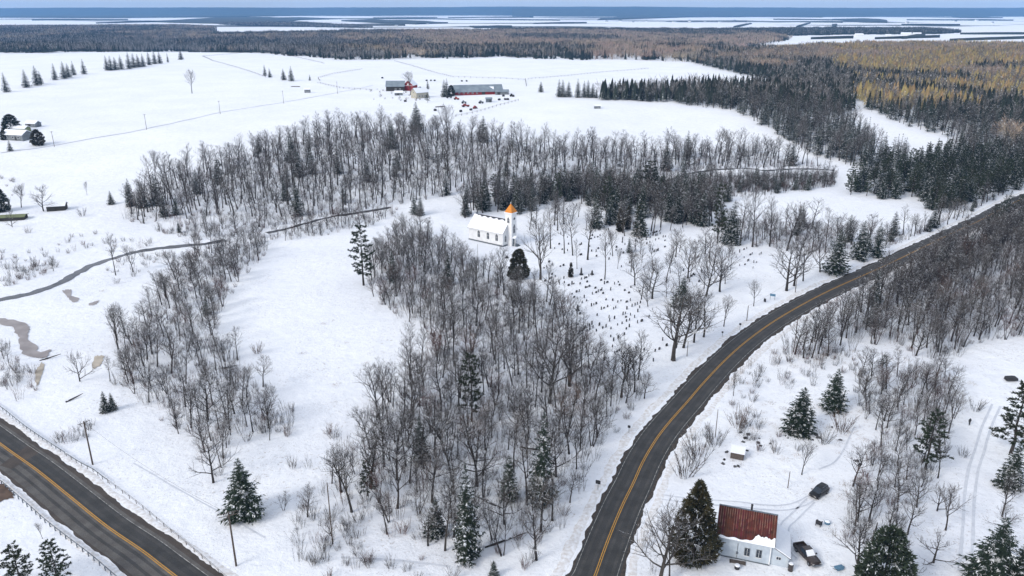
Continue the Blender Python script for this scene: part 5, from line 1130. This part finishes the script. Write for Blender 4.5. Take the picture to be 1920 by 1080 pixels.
# ------------------------------------------------------------------ yard clutter
def hut(px, py, rz, w_, d, h, label, wallm, name='shed', cat='shed', rise=.6, snowm='snow'):
    p = G(px, py); e = empty(name, p, rz, label, cat)
    MB().prism([(0, -.2), (d, -.2), (d, h), (d/2, h + rise), (0, h)], 0, w_, 'x').build('wall', wallm, e)
    for s in (0, 1):
        y0, y1 = (-.2, d/2) if s == 0 else (d + .2, d/2); b = MB(); z0_ = h - .2 * rise / (d/2); b.prism([(y0, z0_ + .01), (y1, h + rise + .01), (y1, h + rise + .26), (y0, z0_ + .22)], -.2, w_ + .2, 'x'); b.build('roof', M[snowm], e)
    f = MB().box(w_*.35, w_*.35 + min(1, w_*.3), -.05, -.005, .05, min(h - .2, 2.0)).build('door', M['dark'], e)
    return e
def flathut(px, py, rz, label):
    p = G(px, py); e = empty('shed', p, rz, label, 'shed')
    MB().box(0, 2.6, 0, 2.0, -.1, 1.5).build('wall', M['dark_wall'], e)
    for k in range(9): MB().box(.02 + .285*k, .28 + .285*k, -.03 - .008 * (k % 2), -.002, .05, 1.3).build('board', M['wood'], e)
    MB().prism([(-.15, 1.42), (2.2, 1.72), (2.2, 1.9), (-.15, 1.6)], -.15, 2.75, 'x').build('roof_snow', M['snow'], e)
    MB().prism([(-.12, 1.36), (2.15, 1.66), (2.15, 1.71), (-.12, 1.41)], -.1, 2.7, 'x').build('roof', M['wood'], e); return e
flathut(1369, 859, ha - .05, 'small dark timber shed with thick snow roof beside stones in the yard')
RK = [MB().add([(random.Random(i*9+j).uniform(.6,1.1)*x, random.Random(i*7+j).uniform(.6,1.1)*y, random.Random(i*5+j).uniform(.6,1.1)*z) for j, (x, y, z) in enumerate([(-.5,-.4,0),(.5,-.4,0),(.6,.4,0),(-.5,.45,0),(-.3,-.2,.5),(.35,-.25,.45),(.3,.3,.5),(-.3,.25,.4)])], [(0,1,5,4),(1,2,6,5),(2,3,7,6),(3,0,4,7),(4,5,6,7)]).mesh('boulder', M['stone']) for i in range(4)]
for i, (x, y, s) in enumerate([(1362,848,.9),(1358,862,.8),(1356,870,.9),(1378,875,.8),(1384,874,.9),(1400,845,.8),(1397,822,1.0),(1403,815,1.1),(1394,829,.9),(1389,811,.8),(1421,830,1.0),(1426,836,.8),(1444,832,.7),(1530,815,1.2),(1535,821,1.1),(1524,825,.6),(1575,825,.8),(1606,865,1.2),(1612,872,1.0),(1560,801,.6),(1424,822,.6)]):
    p = G(x, y); o = inst('boulder', RK[i % 4], None, (p.x, p.y, p.z - .05), i * 1.1, s); o.scale.z *= .8
    near = 'beside the small dark shed' if x < 1380 else 'on the slope above the small shed' if x < 1450 else 'under the broad yard spruce' if x < 1580 else 'at the edge of the strip of wood'
    tag(o, 'x', 'stone', 'dark stones ' + near); locate(o, p.x, p.y, 'dark snowy boulder,')
def pole(px, py, top, r0=.14, arms=(), label='', cat='utility pole', name='utility_pole', lean=0):
    p = G(px, py); h = hgt(p, top); e = empty(name, p, R.uniform(0, .2), label, cat); e.rotation_euler = (0, lean, 0)
    MB().tube([(0,0,-.3),(0,0,h)], [r0, r0*.7], 8).build('post', M['pole'], e)
    for i, (dz, L, az, ox) in enumerate(arms):
        a = Vector((math.cos(az), math.sin(az), 0)); c = Vector((0, 0, h - dz)) + Vector((-a.y, a.x, 0)) * ox
        arm = MB().tube([c - a * L, c + a * L], .07, 4).build('crossarm', M['pole'], e)
        for t in (-.9, -.45, .45, .9): q = c + a * L * t; MB().tube([q, q + Vector((0,0,.22))], [.05,.035], 6).build('insulator', M['grey_wall'], arm)
    return e, p, h
ar = math.atan2(ROAD2[30][1] - ROAD2[20][1], ROAD2[30][0] - ROAD2[20][0]) + PI/2
pA = pole(174, 871, 790, .17, ((.35, 1.15, ar, .1),), 'wooden utility pole with one crossarm above the lower left road')
pB = pole(443, 1061, 960, .17, ((.3, 1.6, ar - .5, .2), (.5, 1.6, ar - .5, -.25), (1.0, 1.3, ar + .2, .2)), 'wooden utility pole with stacked crossarms beside the large snowy spruce')
pC = pole(624, 1020, 905, .12, (), 'slender bare pole without crossarms at the left of the main wood')
pole(1288, 668, 640, .1, (), 'short roadside post beside the largest churchyard tree', 'post', 'post'); pD = pole(1400, 602, 573, .13, (), 'short utility pole above the curving road by the round sign')
pE = pole(1491, 548, 517, .12, (), 'wooden pole between the wide-limbed bare trees at the bend'); pole(1341, 820, 768, .09, (), 'thin pole amid brush right of the curving road', 'pole', 'pole'); pole(1477, 915, 884, .09, (), 'short leaning pole above the black car', 'pole', 'pole')
pole(1488, 660, 595, .12, (), 'tall thin pole standing at the edge of the wood right of the road'); pole(896, 493, 458, .08, (), 'thin pole on the snow below the church side wall', 'pole', 'pole')
prev = None
for i, (x, y, t) in enumerate([(102,275,246),(275,243,214),(413,214,189),(532,194,170),(633,176,153)]):
    q = pole(x, y, t, .15, ((.4, .9, .9, .1),), ['farm lane pole nearest the small house at the left edge','second farm lane pole from the left','third farm lane pole from the left','fourth farm lane pole from the left','farm lane pole nearest the farm'][i])
def wire(a, b, ha_, hb, sag, name, label):
    A = a + Vector((0,0,ha_)); B = b + Vector((0,0,hb)); pts = [A.lerp(B, t/10) - Vector((0,0,sag*4*(t/10)*(1-t/10))) for t in range(11)]
    o = MB().tube(pts, .02, 3, False).build(name, M['dark']); tag(o, label, 'cable')
wire(pA[1], pB[1], pA[2]-.2, pB[2]-.3, 1.2, 'overhead_wire', 'thin wire strung between the two crossarm poles in the lower left')
wire(pD[1], pE[1], pD[2]-.1, pE[2]-.2, .5, 'overhead_wire', 'thin wire strung from the short roadside pole to the pole at the bend')
for i, (x, y, L, az, lab) in enumerate([(845,590,7,.3,'fallen dark trunk lying in the upper part of the main wood'),(905,940,6,2.6,'fallen trunk slanting across the snow in the lower main wood'),(950,1015,8,.4,'long fallen trunk near the bottom of the main wood'),(1000,845,6,-.5,'short fallen trunk in the middle of the main wood'),(745,300,12,.1,'fallen trunk lying across the wooded slope'),
    (430,690,4,.2,'fallen limb at the right edge of the narrow wood'),(95,672,5,.6,'broken branch on the snow beside the muddy channel'),(140,748,4,.9,'dark branch sticking from the snow above the lower left road'),(1640,1000,5,1.0,'fallen trunk in the strip of wood behind the pickup truck'),(1700,560,7,.4,'fallen trunk in the wood right of the upper road')]):
    p = G(x, y); a = Vector((math.cos(az), math.sin(az), .06)); o = MB().tube([p - a * L/2 + Vector((0,0,.15)), p + a * L * .1 + Vector((.1,.1,.35)), p + a * L/2 + Vector((0,0,.5))], [.2, .16, .06], 6).build('fallen_log', M['bark']); tag(o, lab, 'log')
# signs
def sign(px, py, h, w_, sh, label, rz=-.4, m='dark', posts=1, cat='sign'):
    p = G(px, py); e = empty('road_sign', p, rz, label, cat)
    for k in range(posts): x = 0 if posts == 1 else (-w_*.4 if k == 0 else w_*.4); MB().box(x-.05, x+.05, -.05, .05, -.2, h).build('post', M['grey_wall'], e)
    MB().box(-w_/2, w_/2, -.09, -.052, h - sh, h).build('panel', M[m], e); return e
sign(1179, 812, 1.9, .6, .6, 'small square sign on a post in the verge beside the upper main wood'); sign(1121, 918, 2.1, .95, .8, 'dark tilted sign on a post in the verge at the main wood')
sign(1387, 618, 2.0, .6, .6, 'small round sign on a post beside the curving road'); sign(1448, 562, 2.0, 1.7, .8, 'wide notice board on two posts beside the curving road', -.5, 'blue', 2, 'notice board')
sign(1434, 567, 1.3, .8, 1.1, 'dark upright board next to the wide notice board', -.9); sign(1354, 631, 1.6, .5, .5, 'small low sign near the roadside tree row')
# chair / drum and seat in the yard, swing frame
p = G(1535, 985); e2 = empty('garden_chair', p, 2.4, 'black chair standing in the snow between the two vehicles', 'chair')
MB().box(-.45,.45,-.45,.45,.4,.55).build('seat', M['dark'], e2); MB().box(-.45,.45,.38,.5,.55,1.25).build('backrest', M['dark'], e2)
for x in (-.4,.4):
    MB().box(x-.08,x+.08,-.4,.4,.75,.85).build('armrest', M['dark'], e2)
    for y in (-.38,.38): MB().box(x-.05,x+.05,y-.05,y+.05,0,.4).build('leg', M['dark'], e2)
MB().box(-.36,.36,-.36,.33,.552,.66).build('snow_cap', M['snow'], e2)
p = G(1551, 982); e2 = empty('water_tub', p, .5, 'blue tub half buried in snow right of the black chair', 'tub'); MB().tube([(0,0,-.1),(0,0,.5)], [.45,.55], 12).build('tub', M['blue'], e2); MB().tube([(0,0,.5),(0,0,.62)], [.5,.3], 12).build('snow_cap', M['snow'], e2)
p = G(1573, 1068); e2 = empty('wheelbarrow', p, .3, 'upturned wheelbarrow with thin handles in the snow at the bottom edge', 'wheelbarrow'); MB().prism([(-.6,.15),(.5,.15),(.7,.6),(-.8,.6)], -.4, .4).build('tray', M['blue'], e2)
for y in (-.35,.35): MB().tube([(.6,y,.4),(-.9,y,.5),(-1.6,y*.8,.9)], .035, 5).build('handle', M['dark'], e2)
MB().tube([(.8,-.07,.25),(.8,.07,.25)], .25, 12).build('wheel', M['tyre'], e2)
# walking figure-like post on the right: a small dark cloaked person
def person(px, py, label):
    p = G(px, py); me = bpy.data.meshes.new('body'); v = [(0,0,.95),(0,0,1.2),(0,0,1.42),(0,0,1.52),(0,.02,1.68),(.11,0,.9),(.13,.1,.5),(.14,-.02,.06),(.14,.14,.03),(-.11,0,.9),(-.13,-.1,.5),(-.14,-.24,.08),(-.14,-.1,.03),(.22,0,1.38),(.28,.06,1.1),(.24,.16,.88),(-.22,0,1.38),(-.28,-.04,1.1),(-.25,.02,.86)]
    ed = [(0,1),(1,2),(2,3),(3,4),(0,5),(5,6),(6,7),(7,8),(0,9),(9,10),(10,11),(11,12),(2,13),(13,14),(14,15),(2,16),(16,17),(17,18)]
    me.from_pydata(v, ed, []); o = link(bpy.data.objects.new('person', me)); o.location = p; md = o.modifiers.new('skin', 'SKIN'); o.modifiers.new('sub', 'SUBSURF').levels = 1
    rad = [.2,.2,.17,.07,.115,.12,.09,.06,.05,.12,.09,.06,.05,.09,.07,.05,.09,.07,.05]
    for i, r_ in enumerate(rad): me.skin_vertices[0].data[i].radius = (r_, r_)
    me.skin_vertices[0].data[0].use_root = True; me.materials.append(M['dark']); tag(o, label, 'person'); return o
person(1817, 797, 'person in dark clothes walking on the snow left of the track at right')
# ------------------------------------------------------------------ guardrails and fences
def fence(name, line, posts, hpost, rails, label, cat, m_post, m_rail, prad=.07, z=0, group=None, thick=.03, maxposts=290):
    pts = resample(line, posts); P, N = offsets(pts); e = empty(name, (P[0][0], P[0][1], ph(*P[0])), 0, label, cat, group); z0_ = e.location.z
    pm = MB().tube([(0,0,-.3),(0,0,hpost)], prad, 4).mesh('post', m_post)
    for p in P: inst('post', pm, e, (p[0] - P[0][0], p[1] - P[0][1], ph(*p) - z0_))
    for rz_, kind in rails:
        b = MB()
        q = [Vector((p[0] - P[0][0] + n[0] * (prad + .03), p[1] - P[0][1] + n[1] * (prad + .03), ph(*p) - z0_ + rz_)) for p, n in zip(P, N)]
        if kind == 'beam':
            for a, c in zip(q, q[1:]):
                d = (c - a).normalized(); s = Vector((-d.y, d.x, 0)); o = len(b.v)
                for pt in (a, c):
                    for w_, hh in ((.0,-.16),(.06,-.08),(.0,0),(.06,.08),(.0,.16)): b.v.append(tuple(pt + s * w_ + Vector((0,0,hh))))
                for k in range(4): b.f.append((o+k, o+k+1, o+6+k, o+5+k))
        else: b.tube(q, thick, 3, False)
        b.build('rail' if kind == 'beam' else 'wire', m_rail, e)
    return e
def offline(line, d):
    P, N = offsets(line); return [p + n * d for p, n in zip(P, N)]
def seg_px(line, x0, x1):
    out = []
    for p in line:
        q = proj(p[0], p[1], 0)
        if q[2] > 5 and x0 <= q[0] <= x1: out.append(p)
    return out
up_line = [flat(*q) for q in [(-60,728),(0,766),(40,798),(80,826),(120,852),(125,855)]]
fence('guardrail', catmull(up_line, 3), 1.9, .75, ((.6, 'beam'),), 'steel guardrail with posts on the far verge of the lower left road', 'guardrail', M['steel'], M['steel'])
fence('guardrail', catmull([flat(*q) for q in [(125,856),(150,872),(175,885),(190,897),(205,907)]], 3), 2.0, .8, ((.62, 'beam'),), 'end section of leaning guardrail posts beyond the utility pole', 'guardrail', M['wood'], M['steel'])
fence('wire_fence', catmull([flat(*q) for q in [(205,907),(260,948),(320,998),(380,1048),(430,1092)]], 3), 2.6, .8, ((.7, 'w'), (.4, 'w')), 'wire fence with short posts continuing the far guardrail to the bottom edge', 'fence', M['wood'], M['dark'])
fence('guardrail', catmull([flat(*q) for q in [(-40,880),(0,906),(28,930),(60,958),(82,978),(120,1008),(170,1046),(213,1083),(260,1122)]], 3), 1.9, .78, ((.62, 'beam'),), 'steel guardrail on the near side of the lower left road', 'guardrail', M['steel'], M['steel'], prad=.11)
gp = M['wood']
def gl_(px): return [(p.x, p.y) for p in (G(*q) for q in px)]
for px, lab in (([(380,106),(400,115),(440,126),(470,135),(500,146)], 'thin wire fence crossing the upper left field down to the small spruces'), ([(505,97),(540,104),(580,113),(610,120)], 'thin fence from the far wood edge down toward the farm'),
                ([(380,106),(440,101),(505,96)], 'thin fence along the far crest of the upper left field'),
                ([(740,115),(780,126),(820,138),(850,145),(920,147),(985,150)], 'fence line behind the farm buildings'), ([(985,149),(987,163)], 'short fence at the right end of the farm yard'), ([(990,149),(1060,143),(1130,136),(1220,129)], 'fence line across the far right field'),
                ([(855,219),(890,212),(930,200),(960,192),(975,188)], 'fence curving along the lower edge of the farmyard'), ([(600,152),(596,147),(620,140),(680,130)], 'curved fence in the field left of the farm'), ([(596,156),(640,166),(700,170)], 'fence beside the farm lane')):
    fence('wire_fence', gl_(px), 7, 1.5, ((1.3, 'w'), (.7, 'w')), lab, 'fence', gp, gp, prad=.16, thick=.06)
# ------------------------------------------------------------------ farm
def gable(px, py, w_, d, h, rise, rz, label, wallm, roofm, name='barn', cat='barn', windows=(), doors=(), snow=None, roofsnow=False):
    p = G(px, py); e = empty(name, p, rz, label, cat)
    MB().prism([(0, -1), (d, -1), (d, h), (d/2, h + rise), (0, h)], 0, w_, 'x').build('wall', M[wallm], e); k = rise / (d/2)
    for s in (0, 1):
        y0, y1 = (-.5, d/2) if s == 0 else (d + .5, d/2); z0_ = h - .5 * k; MB().prism([(y0, z0_ + .03), (y1, h + rise + .03), (y1, h + rise + .28), (y0, z0_ + .28)], -.4, w_ + .4, 'x').build('roof', M[roofm if not (roofsnow and s == 0) else 'snow'], e)
    for x, z, ww, hh in windows:
        f = MB().box(x - ww/2 - .12, x + ww/2 + .12, -.08, -.005, z - .12, z + hh + .12).build('window', M['white_paint'], e); MB().box(x - ww/2, x + ww/2, -.12, -.082, z, z + hh).build('pane', M['glass'], f)
    for x, ww, hh in doors: MB().box(x - ww/2, x + ww/2, -.1, -.005, 0, hh).build('door', M['dark_wall'], e)
    return e
def gable_windows(e, d, zs, m='glass'):
    for y, z in zs: f = MB().box(-.08, -.005, y - .55, y + .55, z - .1, z + 1.4).build('window', M['white_paint'], e); MB().box(-.12, -.082, y - .4, y + .4, z, z + 1.25).build('pane', M[m], f)
gable(853, 179, 44, 17, 2.8, 5.2, .22, 'long low barn with grey metal roof and dark red front wall', 'barn_red', 'grey_metal', windows=[(4 + 4*i, 1.2, 1.2, 1) for i in range(5)], doors=[(26, 3, 3)])
gable(896, 177.5, 14, 9, 3.0, 3.4, .05, 'small dark barn with a snowy roof in front of the long barn', 'dark_wall', 'snow', 'barn', 'barn', doors=[(4, 2.5, 2.6)])
gable(929, 178, 12, 7, 2.8, 1.4, .1, 'low lean-to shed at the right end of the long barn', 'grey_wall', 'grey_metal', 'shed', 'shed', doors=[(3, 2.5, 2.2)])
e = gable(775, 170.5, 12, 10, 5.2, 4.2, 1.35, 'bright red barn with gable end facing the camera', 'barn_red', 'snow')
MB().box(-.15, -.01, 3.4, 6.6, 0, 3.4).build('door', M['barn_red'], e); MB().box(-.2, -.16, .3, 9.7, 4.6, 4.9).build('door_rail', M['white_paint'], e); MB().box(-.18, -.01, 4.3, 5.7, 5.3, 6.7).build('loft_door', M['white_paint'], e)
gable(724, 171, 17, 11, 4.4, 4.4, .05, 'grey blue-roofed barn left of the red barn', 'dark_wall', 'grey_metal', doors=[(4, 3, 3)], windows=[(9, 1.3, 1.2, 1), (13, 1.3, 1.2, 1)])
e = gable(781, 185, 13, 8, 5.0, 3.4, .75, 'cream farmhouse with snow-covered roof and black gable trim', 'cream', 'snow', 'farmhouse', 'house', windows=[(3, 1.2, .9, 1.3), (6, 1.2, .9, 1.3), (9, 1.2, .9, 1.3)], doors=[(10.8, 1, 2)])
gable_windows(e, 8, ((2, 1.2), (6, 1.2), (4, 4.2)))
for s in (0, 1): y0, y1 = (-.5, 4) if s == 0 else (8.5, 4); MB().prism([(y0, 4.25), (y1, 8.05), (y1, 8.4), (y0, 4.6)], -.5, -.41, 'x').build('barge_board', M['dark'], e)
MB().box(7, 7.8, 3.6, 4.4, 7.8, 9.4).build('chimney', M['plinth'], e)
gable(740, 179, 7, 5, 2.4, 1.4, .1, 'small grey shed in front of the grey barn', 'grey_wall', 'snow', 'shed', 'shed', doors=[(3, 1.2, 2)])
gable(911, 192, 5, 4, 2.8, .8, .05, 'small dark blue-grey shed standing alone in the farmyard', 'plinth', 'grey_metal', 'shed', 'shed', doors=[(3.4, 1, 2)])
gable(571, 174, 5, 3.5, 3.0, .9, .1, 'pale hunting blind hut alone on the field left of the farm', 'grey_wall', 'snow', 'hut', 'hut', windows=[(1.6, 1.2, .9, .9), (3.6, 1.2, .9, .9)])
gable(1115, 204, 4.6, 3, 2.2, .7, .1, 'small pale hut standing alone on the mound right of the farm', 'grey_wall', 'snow', 'hut', 'hut', windows=[(2.3, 1, .8, .8)])
def machine(px, py, rz, m, L, label, name='tractor', cat='tractor'):
    p = G(px, py); e = empty(name, p, rz, label, cat)
    MB().prism([(-L/2, .7), (L/2, .7), (L/2, 1.5), (.1*L, 1.6), (.05*L, 2.4), (-.25*L, 2.5), (-.3*L, 1.5), (-L/2, 1.4)], -.6, .6).build('body', M[m], e)
    for x, r_ in ((-L*.3, .8), (L*.32, .5)):
        for s in (-1, 1): MB().tube([(x, s*.65, r_), (x, s*.95, r_)], r_, 12).build('wheel', M['tyre'], e)
machine(873, 200.5, .5, 'red_machine', 6.5, 'red farm machine with a raised part in the middle of the farmyard', 'farm_machine', 'farm machine'); machine(891, 204, .9, 'red_machine', 3.6, 'small red tractor near the curving farmyard fence')
machine(856, 187, -.3, 'red_machine', 4.5, 'red and black tractor below the spruce clump by the long barn'); machine(842, 184, .2, 'dark', 5, 'black tractor beside the spruce clump', 'tractor'); machine(960, 181, .1, 'dark', 4, 'dark implement right of the lean-to shed', 'farm_machine', 'farm machine')
machine(870, 194, .1, 'grey_wall', 4, 'grey snow-covered implement above the red farm machine', 'farm_machine', 'farm machine'); machine(902, 194, .4, 'grey_wall', 4, 'grey implement left of the small blue-grey shed', 'farm_machine', 'farm machine')
def bale(px, py, s, label, grp=None):
    p = G(px, py); o = MB().tube([(-s,0,s*.8),(s,0,s*.8)], s*.9, 10).build('covered_bale', M['dark']); o.location = p; o.rotation_euler.z = R.uniform(0, 3); tag(o, label, 'bale', grp); locate(o, p.x, p.y, 'dark round bale,')
for x, y in ((944,181),(962,181.5),(947,187.5),(952,187.5),(936,188),(816,208),(800,152),(808,152),(815,152),(866,153),(875,153),(717,147),(780,166),(786,166),(792,167),(798,168),(864,210),(883,207),(760,191)): bale(x, y, .95, 'x', 'dark round bales around the farmyard')
def logs(px, py, L, rz, label):
    p = G(px, py); e = empty('timber_pile', p, rz, label, 'timber pile')
    for k in range(4): MB().tube([(-L/2 + k*.3, k*.5, .35), (L/2 - k*.4, k*.5, .35)], .3, 6).build('log', M['wood'], e)
logs(825, 201, 8, .5, 'dark pile of long timber below the farmyard'); logs(554, 163, 9, 0, 'long low timber stack left of the pale hut')
# dead trees and fallen logs in open snow
# left edge buildings
e = gable(5, 262, 15, 8, 3.4, 2.2, -.25, 'grey house with snow-covered roof at the left edge of the fields', 'grey_wall', 'snow', 'house', 'house', windows=[(3, 1.2, 1.2, 1.2), (8, 1.2, 1.2, 1.2), (12, 1.2, 1.2, 1.2)], doors=[(10, 1, 2.1)])
gable(48, 238.5, 8, 5, 2.6, 1.4, -.25, 'grey shed with snowy roof up the slope from the left edge house', 'grey_wall', 'snow', 'shed', 'shed', doors=[(3, 2, 2)])
gable(22, 248, 10, 5, 2.6, 1.2, -.2, 'long low outbuilding hidden behind the left edge house', 'olive', 'snow', 'shed', 'shed')
gable(88, 397, 7.5, 4.5, 2.5, 1.1, .25, 'dark hut with a snow-covered roof behind a round-headed bare tree', 'dark_wall', 'snow', 'hut', 'hut', doors=[(3, 1.2, 2)])
gable(-12, 416, 12, 4.5, 1.6, .5, .22, 'long olive-green shed with bare roof at the left edge', 'dark_wall', 'olive', 'shed', 'shed')
# far village houses
fh = MB().prism([(0,0),(9,0),(9,5),(4.5,8.5),(0,5)], 0, 13, 'x').mesh('wall', M['white_paint']); fr_ = MB().prism([(-.5,4.8),(4.5,8.6),(9.5,4.8),(9.5,5.3),(4.5,9.2),(-.5,5.3)], -.4, 13.4, 'x').mesh('roof', M['grey_metal'])
for i, (x, y) in enumerate([(1135,42),(1160,41),(1185,43),(1210,40),(1235,42),(1262,43),(1290,41),(1320,42),(1348,43),(1375,41),(740,50),(800,47),(1790,42),(1830,40),(1700,45),(1860,44)]):
    p = G(x, y); e = empty('farmhouse', p, R.uniform(-.5, .5), 'tiny pale distant house, number ' + str(i) if False else ['first','second','third','fourth','fifth','sixth','seventh','eighth','ninth','tenth','lone left','lone middle-left','second from right','third from right','fourth from right','rightmost'][i] + ' tiny pale house among the distant white fields', 'house', 'distant houses among the white fields'); s_ = R.uniform(1.0, 1.8); e.scale = (s_,)*3; inst('wall', fh, e); inst('roof', fr_, e)
for i, (x, y, s_) in enumerate([(1605,68,1.5),(1690,67,1.8),(1712,66,1.5),(1885,82,1.2),(1900,88,1.1),(1860,84,1.1),(1660,68,1.1)]):
    p = G(x, y); e = empty('farmhouse', p, R.uniform(-.3, .3), ['leftmost','third','fourth','lower second','lower rightmost','lower first','second'][i] + ' pale snow-roofed building on the far field at upper right', 'house', 'pale buildings on the far upper right field'); e.scale = (s_*1.4, s_, s_*.7); inst('wall', fh, e); inst('roof', MB().prism([(-.5,4.8),(4.5,8.6),(9.5,4.8),(9.5,5.3),(4.5,9.2),(-.5,5.3)], -.4, 13.4, 'x').mesh('roof', M['snow']), e)
# a few parked things at the right edge
p = G(1895, 714); o = MB().prism([(-1.4,.3),(1.4,.3),(1.2,1.0),(.4,1.1),(-1.2,1.0)], -.7, .7).build('snowmobile', M['dark']); o.location = p; tag(o, 'low dark snowmobile on the snow near the right edge', 'snowmobile')
finish_labels()
# ------------------------------------------------------------------ haze
if HAZE:
    hb = MB().box(-17500, 17500, -400, 14200, -40, 190).build('haze', None); hb['kind'] = 'stuff'
    m = bpy.data.materials.new('haze'); m.use_nodes = True; m.node_tree.nodes.clear(); vo = m.node_tree.nodes.new('ShaderNodeVolumePrincipled'); ou = m.node_tree.nodes.new('ShaderNodeOutputMaterial')
    vo.inputs['Color'].default_value = (.22, .52, 1.0, 1); vo.inputs['Density'].default_value = HAZE; m.node_tree.links.new(vo.outputs[0], ou.inputs['Volume']); hb.data.materials.append(m)
